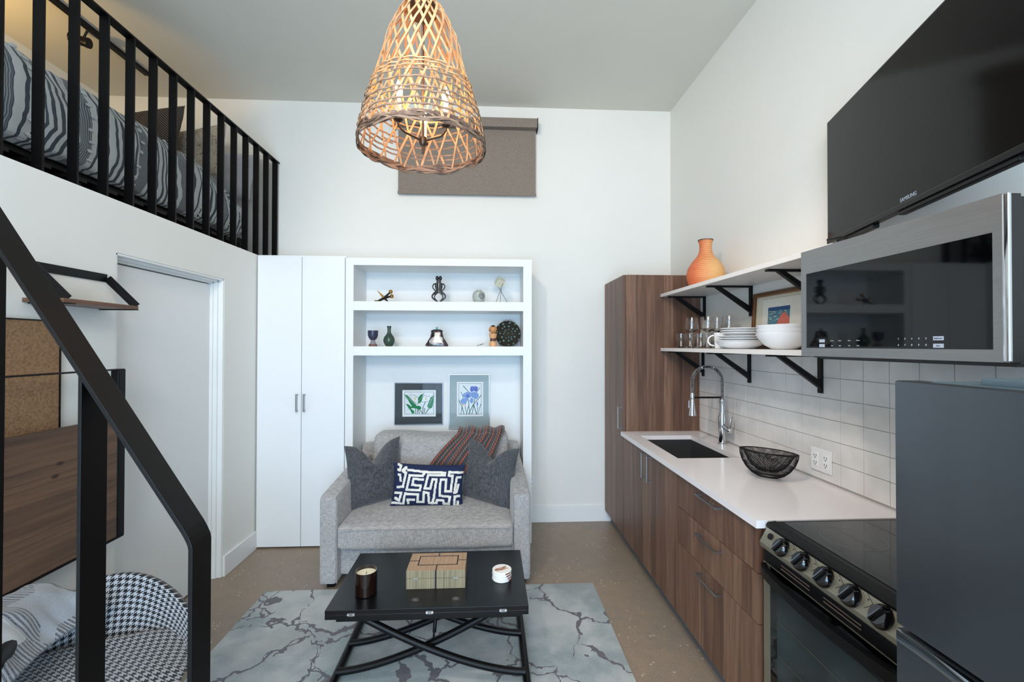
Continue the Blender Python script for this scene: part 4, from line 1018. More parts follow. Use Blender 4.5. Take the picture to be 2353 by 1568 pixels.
for q in (.12, .30, .42, .55): 
    a_ = Vector((0, 0, 0)); p_ = Vector((-.105, 3.605, z2s+.004)).lerp(Vector((-.02, 3.70, z2s+.03)), q); q_ = Vector((-.105, 3.605, z2s+.004)).lerp(Vector((-.02, 3.70, z2s+.03)), q+.07); g.rod(p_, q_, .0066, .0066, (0, 0, 1))
build('band', g, m_blackm, sp2, label='black painted band')
# peacock feather fan
m_fea = mat('feather_brown', '#2c2618', .8, vary=.5, nscale=200); m_teal = mat('feather_teal', '#0f6f6c', .3, vary=.3); m_dblue = mat('feather_blue', '#0c1c4a', .3); m_feg = mat('feather_green', '#3f4a22', .5, vary=.4)
pk = thing('feather_fan', 'round peacock feather fan at the right end of the lower bookcase shelf', 'fan', (.168, 3.80, z2s))
fcx, fcz = .158, z2s+.108
g = MB(); rf = random.Random(2)
for i in range(900):
    a = rf.uniform(0, 2*pi); r = .02+.090*sqrt(rf.random()); l = rf.uniform(.010, .022)
    p = Vector((fcx+r*cos(a), 3.80+rf.uniform(-.012, .012), fcz+r*sin(a)*1.02)); a2 = a+rf.uniform(-.6, .6); d_ = Vector((cos(a2), 0, sin(a2)))
    q = p+d_*l
    if q.z < z2s+.002: continue
    if q.x > .268 or p.z < z2s+.003: continue
    s_ = Vector((-d_.z, 0, d_.x))*.0009
    g.poly([p-s_, p+s_, q+s_*.3], 0)
g.lathe([(.108, -.004), (.111, 0), (.108, .004)], (fcx, 3.818, fcz), 40, M=Matrix.Rotation(pi/2, 4, 'X'), cap1=True)
build('barbs', g, m_fea, pk, kind='stuff', sharp=0)
eyes = [(0, 0)]+[(.032*cos(k*2*pi/9), .032*sin(k*2*pi/9)) for k in range(9)]+[(.066*cos(k*2*pi/11+.2), .066*sin(k*2*pi/11+.2)) for k in range(11)]+[(.096*cos(k*2*pi/13), .096*sin(k*2*pi/13)) for k in range(13)]
for ex_, ez_ in eyes:
    x_, z_ = fcx+ex_+rf.uniform(-.009, .009), fcz+ez_+rf.uniform(-.009, .009); R_ = rf.uniform(.0035, .0045) if math.hypot(ex_, ez_) < .05 else rf.uniform(.005, .0072)
    if z_ < z2s+.012 or x_ > .262: continue
    g = MB()
    for k_, (rr_, mi_) in enumerate(((R_*1.35, 0), (R_, 1), (R_*.6, 2))):
        g.lathe([(rr_, 0), (rr_*.9, .0008)], (x_, 3.785-.0012*k_, z_), 16, mi=mi_, M=Matrix.Rotation(pi/2, 4, 'X'), cap1=True)
        for f in g.bm.faces: pass
    bmesh.ops.recalc_face_normals(g.bm, faces=g.bm.faces)
    build('feather_eye', g, [m_feg, m_teal, m_dblue], pk, label='teal and blue feather eye')

# ---------------------------------------------------------------- pictures in the niche
yn = 3.925
def pic(name, label, x0, x1, z0, z1, mcol, mm, mint, mbrd, polys, mats_, sx, ox, oz):
    p = thing(name, label, 'picture', ((x0+x1)/2, yn, z0)); g = MB(); b = .006
    for a in ((x0, x1, z0, z0+b), (x0, x1, z1-b, z1), (x0, x0+b, z0+b, z1-b), (x1-b, x1, z0+b, z1-b)): g.box(a[0], a[1], yn-.022, yn-.001, a[2], a[3], .001)
    build('frame', g, m_nickel if mcol == 's' else m_gunm, p)
    build('mat_board', MB().box(x0+b, x1-b, yn-.016, yn-.002, z0+b, z1-b), mm, p)
    def fn(x, y, l): return Vector((ox+(x)*sx, yn-.0165-.0004*l, oz-(y)*sx))
    g = MB()
    def rect(a, b_, c, d, l, mi): g.poly([fn(a, b_, l), fn(c, b_, l), fn(c, d, l), fn(a, d, l)], mi)
    rect(*mint, 0, 0); rect(*mbrd, 1, 1); i4 = (mbrd[0]+7, mbrd[1]+7, mbrd[2]-7, mbrd[3]-7); rect(*i4, 2, 2)
    L_ = 3
    for mi, pts in polys:
        g.poly([fn(x, y, L_) for x, y in pts], mi); L_ += .12
    for f in g.bm.faces:
        if f.normal.y > 0: f.normal_flip()
    build('print', g, mats_, p)
    build('glazing', MB().box(x0+b, x1-b, yn-.0205, yn-.0195, z0+b, z1-b), m_picg, p)
m_picg = thin_glass('picture_glass', 1.18)
m_gunm = mat('gunmetal', '#6d6f76', .25, .9)
m_ppr = mat('paper_white', '#e4ebee', .8); m_ppr2 = mat('paper_pale', '#dfe8ec', .8); m_inkl = mat('ink_line', '#20262c', .7)
m_grn = mat('leaf_green', '#067a48', .8, vary=.05); m_dgrn = mat('stem_green', '#1d5a48', .8); m_yel = mat('spadix_yellow', '#d9b92a', .7)
m_vio = mat('iris_violet', '#3f55b8', .8, vary=.15, nscale=120); m_peri = mat('iris_blue', '#6f93cf', .8, vary=.12, nscale=120); m_lil = mat('iris_line', '#b9cfe8', .8); m_orng = mat('bud_orange', '#c98a5a', .8)
def ln(a, b, w):
    dx, dy = b[0]-a[0], b[1]-a[1]; L_ = math.hypot(dx, dy); nx, ny = -dy/L_*w/2, dx/L_*w/2
    return [(a[0]+nx, a[1]+ny), (b[0]+nx*.7, b[1]+ny*.7), (b[0]-nx*.7, b[1]-ny*.7), (a[0]-nx, a[1]-ny)]
K = 3.925/1024/9.804
G_, D_, Yl, Wt, Ik = 3, 4, 5, 2, 1
calla = [(G_, [(275,575),(350,590),(400,640),(440,690),(490,740),(545,800),(560,840),(460,845),(420,790),(370,700),(320,640)]), (G_, [(740,530),(700,560),(640,590),(600,640),(588,690),(592,780),(640,760),(680,690),(700,600)]),
 (G_, [(945,570),(900,620),(860,650),(840,720),(800,800),(790,850),(850,900),(905,860),(925,760),(935,680)]), (G_, [(318,780),(390,800),(440,850),(420,880),(500,940),(510,990),(460,1005),(420,930),(370,860)]),
 (G_, [(360,912),(430,850),(510,815),(560,830),(630,830),(665,880),(620,925),(560,890),(470,880),(400,890)])]
calla += [(D_, ln(a, b, w)) for a, b, w in (((540,890),(530,1010),16), ((580,900),(570,1010),16), ((600,920),(620,1010),16), ((640,920),(690,1010),18), ((750,740),(700,860),18), ((700,850),(695,1010),18), ((740,880),(720,1010),18), ((825,890),(750,1010),22))]
calla += [(Ik, [(402,575),(520,590),(590,650),(600,700),(585,805),(520,760),(440,680)]), (Wt, [(408,580),(515,595),(582,652),(594,700),(580,795),(522,752),(446,680)]), (Yl, [(505,632),(525,632),(532,690),(515,698)]),
 (Ik, [(670,750),(660,720),(690,620),(740,588),(785,620),(830,608),(868,640),(860,700),(800,745),(740,735)]), (Wt, [(674,742),(666,718),(695,625),(740,595),(783,627),(828,615),(860,642),(852,696),(798,738),(742,729)]), (Yl, [(760,640),(778,642),(765,695),(745,690)]),
 (Wt, ln((290,590), (530,800), 5)), (Wt, ln((730,540), (600,740), 5)), (Wt, ln((940,580), (830,820), 5))]
pic('calla_print', 'calla lily print with a dark mat in a silver frame, left of the two', -.818, -.404, .890, 1.252, 'g', mat('charcoal_mat', '#2b3136', .6), (245,480,980,1068), (290,518,934,1014), calla,
    [m_ppr, m_inkl, m_ppr2, m_grn, m_dgrn, m_yel], K, -.8155-80*K+.0, 1.252+318*K)
iris = [(4, ln(a, b, w)) for a, b, w in (((1615,385),(1730,520),18), ((1570,520),(1620,660),14), ((1990,425),(1925,515),14), ((1515,700),(1590,850),20), ((1590,850),(1635,1020),20), ((1590,850),(1565,1020),16), ((1725,680),(1745,800),20), ((1745,800),(1690,1020),18), ((1745,850),(1770,1020),16), ((1865,680),(1860,800),18), ((2025,590),(1850,800),18), ((1850,790),(1735,1020),20), ((1855,800),(1810,1020),18), ((1845,790),(1910,1020),20), ((1940,860),(1920,1020),14), ((2010,790),(1945,1020),14), ((1660,850),(1690,1000),14))]
iris += [(5, [(1550,720),(1600,665),(1680,655),(1730,665),(1700,740),(1670,800),(1620,790),(1580,790)]), (5, [(1605,580),(1660,540),(1740,515),(1790,545),(1800,620),(1760,660),(1690,660),(1620,640)]), (5, [(1790,540),(1860,520),(1930,540),(1965,590),(1955,640),(1910,690),(1860,670),(1800,640)]),
 (5, [(1760,700),(1800,650),(1840,680),(1835,760),(1800,785),(1765,745)]), (3, [(1765,480),(1780,410),(1820,390),(1860,410),(1890,392),(1940,420),(1940,470),(1920,525),(1850,500),(1800,530)]), (3, [(1680,600),(1710,580),(1750,600),(1745,640),(1700,645)]), (3, [(1920,745),(1940,745),(1945,800),(1930,860),(1915,820)]),
 (7, [(1600,790),(1625,795),(1620,835),(1600,830)]), (7, [(1650,800),(1672,805),(1665,850),(1648,840)])]
iris += [(6, ln(a, b, 4)) for a, b in (((1820,400),(1830,520)), ((1860,420),(1860,500)), ((1900,400),(1905,500)), ((1640,590),(1720,560)), ((1780,560),(1790,640)), ((1850,540),(1870,660)), ((1910,560),(1930,660)), ((1600,700),(1620,780)), ((1660,670),(1650,780)), ((1700,670),(1680,750)))]
pic('iris_print', 'blue iris print with a pale grey mat in a silver frame, right of the two', -.350, .003, .850, 1.326, 's', mat('pale_grey_mat', '#94a4a8', .6), (1475,300,2060,1068), (1518,333,2022,1027), iris,
    [m_ppr, m_inkl, m_ppr2, m_vio, m_dgrn, m_peri, m_lil, m_orng], K, -.350-1300*K, 1.326+128*K)

# ---------------------------------------------------------------- pendant lamp
LX, LY = -.242, 1.615
lp = thing('pendant_lamp', 'woven bamboo basket pendant lamp with three candle bulbs', 'lamp', (LX, LY, 2.29))
def R_at(z):
    ct_ = [(.2235, 2.295), (.222, 2.32), (.197, 2.43), (.164, 2.53), (.125, 2.675), (.100, 2.74), (.075, 2.785), (.045, 2.812), (.012, 2.822)]
    if z <= 2.295: return .2235
    for (r0, z0), (r1, z1) in zip(ct_, ct_[1:]):
        if z <= z1: return r0+(r1-r0)*(z-z0)/(z1-z0)
    return .012
rl = random.Random(11)
def bamboo(name, c1, c2):
    t = NT(name); a = t.noise(t.pos((1, 1, 1)), 30, 3); b = t.noise(t.pos((1, 1, .2)), 180, 2)
    t.col(t.mix(t.ramp(a, .3, .7), c1, c2)); t.set_p(Roughness=.6); t.bump(b, .4, .001)
    return t.m
m_bam = bamboo('bamboo_tan', '#9c7550', '#bd9a73'); m_bamg = bamboo('bamboo_grey', '#6b5648', '#8d7560'); m_bamd = bamboo('bamboo_dark', '#43322a', '#7a6050')
def ribbon(pf, n, w, t_, mi, mb, off=0):
    pts = []; nr = []
    for k in range(n+1):
        th, z, dr = pf(k/n); r = R_at(z)+dr+off; pts.append(Vector((LX+r*cos(th), LY+r*sin(th), z)))
        sl = (R_at(z+.01)-R_at(z-.01))/.02; nr.append(Vector((cos(th), sin(th), -sl)))
    return mb.strip(pts, nr, w, t_, mi)
NS = 22; dgs = MB()
def zof(q): return 2.30+(2.818-2.30)*(1-(1-q)**1.25)
for d_ in (1, -1):
    for i in range(NS):
        th0 = 2*pi*i/NS+rl.uniform(-.06, .06)+(.1 if d_ > 0 else 0); tw = d_*(1.35+rl.uniform(-.12, .12)); ph = rl.uniform(0, 6)
        top = .93 if i % 2 else 1
        def pf(q, th0=th0, tw=tw, ph=ph, d_=d_, top=top):
            q2 = q*top; return th0+tw*q2**1.15+.012*sin(q*9+ph), zof(q2), .0016*d_+.002*sin(q*30+ph)
        ribbon(pf, 40, .0075+rl.uniform(-.001, .0015), .0016, 0, dgs)
build('diagonal_weave', dgs, m_bam, lp, sharp=60)
for k, (z, w, g_) in enumerate(((2.336, .006, 1), (2.356, .006, 1), (2.382, .006, 1), (2.405, .006, 1), (2.432, .006, 1), (2.458, .005, 1), (2.478, .006, 0), (2.500, .006, 0), (2.512, .005, 0))):
    ph = rl.uniform(0, 6); th0 = rl.uniform(0, 6)
    g = MB(); ribbon(lambda q: (th0+2*pi*q*1.04, z+.004*sin(q*9+ph)+.006*(q-.5), .0035+.0025*sin(q*2*pi*NS+ph)), 130, w, .0018, 0, g)
    build('hoop', g, m_bamg if g_ else m_bam, lp, label='greyish bamboo hoop' if g_ else None)
g = MB()
for k in range(9):
    ph = rl.uniform(0, 6); th0 = rl.uniform(0, 6); f_ = rl.choice((5, 7, 9)); zc = 2.296+rl.uniform(-.010, .016); 
    ribbon(lambda q: (th0+2*pi*q*1.02, zc+.008*sin(2*pi*q*f_+ph), .004*sin(2*pi*q*(f_+2)+ph*2)), 150, .007, .0028, k % 2, g)
build('braided_rim', g, [m_bamd, m_bamg], lp, label='dark braided bottom rim')
m_bronze = mat('aged_bronze', '#5d4a3c', .35, .8)
hubz = 2.322; hub = Vector((LX, LY+.012, hubz))
build('stem', MB().cyl(hub+Vector((0, 0, .015)), (LX, LY, 2.80), .0045).cyl((LX, LY, 2.775), (LX, LY, 2.80), .05), m_bronze, lp)
build('cord', MB().cyl((LX, LY, 2.80), (LX, LY, 3.70), .003, n=8), m_blackm, lp)
build('canopy', MB().lathe([(.06, 0), (.055, -.02), (.01, -.025)], (LX, LY, 3.72), 24, cap1=True), m_bronze, lp)
build('hub', MB().lathe([(.004, -.046), (.005, -.02), (.011, -.014), (.014, -.006), (.014, .010), (.008, .016)], hub, 20, cap1=True), m_bronze, lp)
m_sleeve = mat('candle_sleeve', '#efe9dc', .5)
t = NT('flame_bulb'); t.col('#ffffff'); t.b.inputs['Emission Color'].default_value = (1, .78, .45, 1); t.b.inputs['Emission Strength'].default_value = 8; m_bulb = t.m
for dx, dy in ((-.075, -.070), (.086, -.036), (-.012, .112)):
    e = hub+Vector((dx, dy, .020)); d_ = Vector((dx, dy, 0)).normalized()
    pts = [hub, hub+d_*.03+Vector((0, 0, .002)), hub+d_*.075+Vector((0, 0, .006)), e-d_*.012+Vector((0, 0, -.008)), e+Vector((0, 0, .004)), e+Vector((0, 0, .02))]
    build('arm', MB().tube(pts, .0042, 10), m_bronze, lp)
    build('bobeche', MB().lathe([(.005, .012), (.0155, .018), (.0165, .022), (.01, .022)], e, 20, cap1=True), m_bronze, lp)
    build('candle_sleeve', MB().cyl(e+Vector((0, 0, .022)), e+Vector((0, 0, .095)), .0105), m_sleeve, lp)
    build('bulb', MB().lathe([(.006, 0), (.010, .008), (.0145, .022), (.013, .036), (.006, .052), (.0015, .064), (0, .066)], e+Vector((0, 0, .095)), 20), m_bulb, lp, label='glowing flame-shaped bulb')
    ld = bpy.data.lights.new('lamp_bulb_light', 'POINT'); ld.energy = .8; ld.color = (1, .44, .12); ld.shadow_soft_size = .016
    lo = bpy.data.objects.new('lamp_bulb_light', ld); COL.objects.link(lo); lo.location = e+Vector((0, 0, .175)); 

# ---------------------------------------------------------------- loft railing
rlg = thing('loft_railing', 'black steel loft railing of flat vertical bars', 'railing', (-1.84, 2.6, 2.2))
m_rail = mat('satin_black_steel', '#060506', .4, vary=.1, spec=.22)
build('top_rail', MB().box(-1.876, -1.828, .3, 3.975, 3.160, 3.171, .002), m_rail, rlg)
yb_ = 3.9; 
for k in range(24):
    y = 3.935-.1552*k
    build('baluster', MB().box(-1.874, -1.830, y-.005, y+.005, 2.262, 3.161, .001), m_rail, rlg)
build('bottom_rail', MB().box(-1.874, -1.830, .3, 3.97, 2.262, 2.27), m_rail, rlg)

# ---------------------------------------------------------------- loft bed
bd = thing('loft_bed', 'low black platform bed with black slats on the loft', 'bed', (-2.65, 2.5, 2.263))
g = MB().box(-3.25, -2.12, .9, 3.93, 2.44, 2.49, .003)
build('frame', g, m_blackm, bd)
g = MB()
for k in range(16):
    y = 1.0+.19*k; g.box(-3.2, -2.1, y, y+.1, 2.42, 2.44)
build('slats', g, mat('dark_slat', '#15110e', .6), bd)
for x in (-3.2, -2.15):
    for y in (1.0, 2.4, 3.85): build('leg', MB().box(x-.025, x+.025, y-.025, y+.025, 2.263, 2.44), m_blackm, bd)
mtm = MB(); rbox(mtm, -3.24, -2.08, .95, 3.95, 2.516, 2.76, .05, 12)
build('mattress', mtm, mat('sheet_white', '#c9ccd4', .9), bd)
t = NT('striped_duvet'); uv = t.sep(t.pos(kind='UV')); nz = t.noise(t.comb(t.math('MULTIPLY', uv[0], 1.0), t.math('MULTIPLY', uv[1], 1.0), 0.0), 3.2, 3)
u = t.math('ADD', uv[0], t.math('MULTIPLY', t.math('SUBTRACT', nz, .5), .045))
big = t.math('FRACT', t.math('MULTIPLY', u, 7.3))
s1 = t.math('GREATER_THAN', t.math('SINE', t.math('MULTIPLY', u, 430)), .1)
s2 = t.math('GREATER_THAN', t.math('SINE', t.math('MULTIPLY', u, 1500)), 0.0)
in1 = t.math('LESS_THAN', big, .42); in2 = t.math('MULTIPLY', t.math('GREATER_THAN', big, .46), t.math('LESS_THAN', big, .68)); s3_ = t.math('MULTIPLY', t.math('GREATER_THAN', t.math('SINE', t.math('MULTIPLY', u, 330)), .62), t.math('GREATER_THAN', big, .68))
msk = t.math('MAXIMUM', t.math('MAXIMUM', s3_, t.math('MULTIPLY', s1, in1)), t.math('MULTIPLY', in2, t.math('ADD', .55, t.math('MULTIPLY', s2, .4))))
t.col(t.mix(msk, '#c2c8ca', '#3a4652')); t.set_p(Roughness=.9, Sheen_Weight=.2); t.bump(t.noise(t.pos(), 90, 3), .5, .004); m_duv = t.m
dv = thing('striped_duvet', 'puffy duvet with slate blue stripes and white tufts on the loft bed', 'duvet', (-2.6, 2.3, 2.52))
def dvf(a, b):  # a along Y, b across from the tucked bottom edge over the side to the far wall
    y = .95+2.78*a; q = b
    pr = [(-2.10, 2.47), (-2.055, 2.485), (-2.02, 2.57), (-2.015, 2.70), (-2.03, 2.80), (-2.09, 2.885), (-2.2, 2.925), (-2.45, 2.93), (-2.9, 2.92), (-3.28, 2.90)]
    s_ = q*(len(pr)-1); k = min(int(s_), len(pr)-2); f_ = s_-k; f_ = f_
    x = pr[k][0]*(1-f_)+pr[k+1][0]*f_; z = pr[k][1]*(1-f_)+pr[k+1][1]*f_
    w_ = sin(pi*min(1, q*1.6)) if q < .62 else 0.2
    n_ = noise.noise(Vector((y*3.2, q*3, 0)))*.05+noise.noise(Vector((y*9, q*5, 3)))*.018
    x += n_*max(.2, w_); z += n_*.55*(1 if q > .12 else .35)+.05*max(0, 1-abs(y-1.3)/.8)*(q > .3)
    z -= .16*max(0, (a-.86)/.14)**2*(1 if q > .3 else .2)
    return Vector((min(x, -1.985), y, z))
g = MB().grid(dvf, 150, 50); l_ = g.bm.loops.layers.uv.new('UVMap'); g.bm.verts.index_update()
for f in g.bm.faces:
    for lo_ in f.loops:
        k_ = lo_.vert.index; lo_[l_].uv = ((k_//51)/150, (k_ % 51)/50)
build('cover', g, m_duv, dv, solid=.012)
g = MB(); rt = random.Random(4)
for c_ in range(9):
    for q in range(9):
        a_, b_ = (c_+.69)/9.3+rt.uniform(-.004, .004), .06+q*.062+rt.uniform(-.01, .01)
        p = dvf(a_, b_); p2 = dvf(a_+.01, b_); d_ = (p2-p).normalized(); p = p+Vector((.012, 0, .006))
        for k in range(2):
            g.ball(p+Vector((rt.uniform(-.004, .004), rt.uniform(-.006, .006), rt.uniform(-.004, .004))), .011, sc=(.6, 1.5, .65), n=8)
build('tufts', g, mat('tuft_white', '#c9ced0', .95), dv, kind='stuff', label='small white yarn tufts')
def bedpillow(lb, m, w, h, th, loc, xa, ua, seed, cat='pillow', nm='bed_pillow', mfn=None, n=40):
    o = build(nm, pillow(w, h, th, seed=seed, mfn=mfn, n=n), m, origin=False, label=lb, cat=cat); return place(o, xa, ua, loc)
t = NT('chevron_throw_pillow'); P = t.sep(t.pos()); ch = t.math('ADD', t.math('MULTIPLY', t.math('ABSOLUTE', t.math('SUBTRACT', t.math('FRACT', t.math('MULTIPLY', P[0], 4.0)), .5)), .22), P[1])
l1 = t.math('GREATER_THAN', t.math('FRACT', t.math('MULTIPLY', ch, 55)), .72); t.col(t.mix(l1, '#17151a', '#86796c')); t.set_p(Roughness=.9); m_chv = t.m
t = NT('branch_print_linen'); P = t.pos(); w_ = t.n('ShaderNodeTexNoise', P, i_Scale=14.0, i_Detail=3.0, i_Distortion=1.6); d_ = t.math('ABSOLUTE', t.math('SUBTRACT', w_.outputs[0], .5)); t.col(t.mix(t.math('LESS_THAN', d_, .012), '#b9ae9e', '#5f574e')); t.set_p(Roughness=.9); m_brn = t.m
bedpillow('white bed pillow standing against the back wall behind the others', mat('pillow_white', '#c8c9d2', .9), .62, .42, .17, (-2.28, 3.86, 3.03), (1, .0, -.12), (.0, .18, .98), 3)
bedpillow('beige bed pillow with a fine branch print', m_brn, .46, .46, .15, (-2.29, 3.62, 3.09), (.95, -.25, .05), (.0, .18, .98), 6)
bedpillow('black bed pillow with fine beige chevron lines', m_chv, .52, .50, .17, (-2.56, 3.47, 3.14), (.96, -.2, .04), (.02, .25, .97), 8)

# track light on the loft ceiling
tk = thing('track_light', 'black ceiling track light with a cylinder head above the loft bed', 'light', (-2.69, 2.6, 3.68))
build('track', MB().box(-2.71, -2.67, 1.2, 3.63, 3.695, 3.72, .002), m_blackm, tk)
build('head', MB().cyl((-2.80, 3.10, 3.635), (-2.71, 3.13, 3.615), .030, n=24).cyl((-2.715, 3.128, 3.616), (-2.70, 3.13, 3.613), .033, n=24).cyl((-2.74, 3.12, 3.62), (-2.70, 3.12, 3.70), .007), m_black, tk)
sn = thing('loft_sconce', 'small brass uplight on the loft side wall', 'light', (-3.27, 2.5, 3.1))
build('shade', MB().lathe([(.05, 0), (.06, .12), (.057, .12), (.047, .004)], (-3.26, 2.5, 3.06), 24), m_brass, sn)
build('wall_plate', MB().box(-3.33, -3.20, 2.48, 2.52, 3.06, 3.075), m_brass, sn)

# ---------------------------------------------------------------- left wall: shelves, cork board, wall desk
m_wal2 = wood('walnut_board', '#7a5540', '#5d3d2d', '#3d281e', .4, .4, horiz='Y')
def lshelf(y0, y1, lb):
    s_ = thing('ledge_shelf', lb, 'shelf', (XL, (y0+y1)/2, 1.745), group=None)
    build('board', MB().box(XL+.001, -1.655, y0, y1, 1.745, 1.762, .001), m_wal2, s_)
    g = MB(); g.box(XL+.001, XL+.005, y0+.03, y1+.01, 1.875, 1.912).box(XL+.001, XL+.16, y0+.02, y0+.045, 1.741, 1.7445).box(XL+.001, XL+.16, y1-.03, y1-.005, 1.741, 1.7445)
    build('back_strap', g, m_black, s_)
    for yy in (y0+.02, y1-.008): build('arm', MB().rod((XL+.006, yy+.018, 1.893), (-1.657, yy-.002, 1.76), .034, .004, (0, .25, 1)), m_black, s_)
    return s_
lshelf(1.82, 2.19, 'walnut ledge shelf hung from a black metal strap beside the door')
lshelf(1.15, 1.53, 'walnut ledge shelf partly hidden behind the stair rail at the left edge')
ck = thing('cork_board', 'cork pin board with a thin black frame above the wall desk', 'board', (XL, 1.65, 1.2))
t = NT('cork'); a = t.noise(t.pos(), 120, 3); t.col(t.mix(t.ramp(a, .3, .7), '#7a5b40', '#a07c5a')); t.set_p(Roughness=.9); t.bump(a, .3, .001)
build('cork', MB().box(XL+.002, XL+.012, 1.3, 1.96, 1.1, 1.675), t.m, ck)
g = MB()
for a in ((1.296, 1.3, 1.096, 1.679), (1.96, 1.965, 1.096, 1.679), (1.296, 1.965, 1.675, 1.68), (1.296, 1.965, 1.095, 1.1)): g.box(XL+.001, XL+.016, a[0], a[1], a[2], a[3])
build('frame', g, m_black, ck)
dk_ = thing('wall_desk', 'folded wall desk with a rustic wood panel in a black steel frame', 'desk', (XL, 1.7, .69))
m_rust = wood('rustic_pine', '#74563f', '#564134', '#3a2c25', .2, .5, horiz='Y')
_n = m_rust.node_tree; _b = _n.nodes['Principled BSDF']; _src = _b.inputs['Base Color'].links[0].from_socket
for _ky, _kz in ((1.862, 1.108), (1.842, 1.062), (1.95, .88)):
    _g = _n.nodes.new('ShaderNodeNewGeometry'); _v = _n.nodes.new('ShaderNodeVectorMath'); _v.operation = 'SUBTRACT'; _v.inputs[1].default_value = (-1.7, _ky, _kz)
    _n.links.new(_g.outputs['Position'], _v.inputs[0]); _s = _n.nodes.new('ShaderNodeVectorMath'); _s.operation = 'MULTIPLY'; _s.inputs[1].default_value = (0, 70, 150); _n.links.new(_v.outputs[0], _s.inputs[0])
    _l = _n.nodes.new('ShaderNodeVectorMath'); _l.operation = 'LENGTH'; _n.links.new(_s.outputs[0], _l.inputs[0]); _m = _n.nodes.new('ShaderNodeMapRange'); _m.inputs[1].default_value = .7; _m.inputs[2].default_value = 1.5; _m.inputs[3].default_value = .9; _m.inputs[4].default_value = 0
    _n.links.new(_l.outputs['Value'], _m.inputs[0]); _x = _n.nodes.new('ShaderNodeMix'); _x.data_type = 'RGBA'; _n.links.new(_m.outputs[0], _x.inputs[0]); _n.links.new(_src, _x.inputs[6]); _x.inputs[7].default_value = lin('#2a1712'); _src = _x.outputs[2]
_n.links.new(_src, _b.inputs['Base Color'])
build('panel', MB().box(-1.722, -1.700, 1.2, 2.135, .700, 1.247, .003), m_rust, dk_)
g = MB(); x0_, x1_ = -1.735, -1.698
g.box(x0_, x1_, 2.135, 2.178, .692, 1.468, .006).box(x0_, x1_, 1.16, 2.17, 1.462, 1.468, .001).box(x0_, x1_+.002, 1.16, 2.17, .692, .700, .001).box(x0_, x1_, 1.16, 1.2, .692, 1.468, .004)
build('frame', g, m_black, dk_)
build('wall_bracket', MB().box(XL+.001, x0_+.004, 2.10, 2.14, .75, 1.2).box(XL+.001, x0_+.004, 1.22, 1.26, .75, 1.2), m_black, dk_)

# ---------------------------------------------------------------- stair rail in the foreground
sr = thing('stair_rail', 'black steel stair handrail with posts in the left foreground', 'railing', (-.56, .66, 0))
ya_, yw_, th_ = .957, .0635, .0095
sr.location = (-.8, ya_, 0)
sl_ = 1.58; ln_ = sqrt(1+sl_*sl_); T_ = Vector((-1/ln_, 0, sl_/ln_)); N_ = Vector((sl_/ln_, 0, 1/ln_))
K_ = Vector((-.619, ya_, 1.17))
path_ = [Vector((-.619, ya_, 0)), Vector((-.619, ya_, 1.155)), Vector((-.621, ya_, 1.166)), Vector((-.627, ya_, 1.180)), K_+T_*.03, K_+T_*.95]
nn_ = [Vector((1, 0, 0)), Vector((1, 0, 0)), Vector((.98, 0, .17)), Vector((.93, 0, .36)), N_, N_]
up_ = [p.copy() for p in path_]; lo_p = [p-n.normalized()*th_ for p, n in zip(path_, nn_)]
build('handrail', MB().prism(up_+lo_p[::-1], (0, yw_, 0), bev=.0016, seg=2), m_rail, sr)
for xr_ in (-.841, -1.054, -1.267):
    zt_ = 1.17+sl_*(-xr_-.619)-.012
    build('post', MB().prism([Vector((xr_-.0075, ya_, 0)), Vector((xr_, ya_, 0)), Vector((xr_, ya_, zt_)), Vector((xr_-.0075, ya_, zt_+.010))], (0, yw_, 0), bev=.001, seg=2), m_rail, sr)

sr.location.x += .0075

# ---------------------------------------------------------------- houndstooth armchair
t = NT('houndstooth'); uv = t.sep(t.pos(kind='UV'))
n_ = 8.0
def band(v, k): return t.math('FRACT', t.math('MULTIPLY', v, k))
F_ = 1.0
U_ = t.math('FRACT', uv[0]); V_ = t.math('FRACT', uv[1])
ax_ = t.math('LESS_THAN', U_, .5); ay_ = t.math('LESS_THAN', V_, .5)
dg = t.math('LESS_THAN', t.math('FRACT', t.math('MULTIPLY', t.math('ADD', U_, V_), 2.0)), .5)
# black where both, twill where exactly one
xor = t.math('ABSOLUTE', t.math('SUBTRACT', ax_, ay_)); both = t.math('MULTIPLY', ax_, ay_)
k_ = t.math('MAXIMUM', both, t.math('MULTIPLY', xor, dg))
nz = t.noise(t.pos(), 600, 2); t.col(t.mix(k_, t.mix(nz, '#8f9197', '#b9bbc0'), '#111216')); t.set_p(Roughness=.95, Sheen_Weight=.2); t.bump(nz, .5, .001); m_hound = t.m
ch = thing('armchair', 'low houndstooth tub armchair in front of the wall desk', 'chair', (-1.385, 1.585, 0), rz=radians(22))
CS = .0205
def uvgrid(fn, nu, nv, su, sv):
    g = MB().grid(fn, nu, nv); l_ = g.bm.loops.layers.uv.new('UVMap'); g.bm.verts.index_update()
    for f in g.bm.faces:
        for lo_ in f.loops: k_ = lo_.vert.index; lo_[l_].uv = ((k_//(nv+1))/nu*su/CS, (k_ % (nv+1))/nv*sv/CS)
    return g
def seatf(a, b):   # closed cushion: b runs from the underside front over the top
    u = 2*a-1; w_ = .295*(1-.0*b)
    pr = [(-.20, .33), (-.262, .36), (-.275, .40), (-.262, .44), (-.20, .465), (-.10, .468), (.0, .460), (.10, .455), (.19, .46)]
    s_ = b*(len(pr)-1); k = min(int(s_), len(pr)-2); f_ = s_-k
    y = pr[k][0]*(1-f_)+pr[k+1][0]*f_; z = pr[k][1]*(1-f_)+pr[k+1][1]*f_
    e = abs(u)**4; x = .285*u*(1+.10*(1-((y-.0)/.3)**2)); y = y*(1-.25*e)+.03*e; z = z-.05*e
    return Vector((x, y, z))
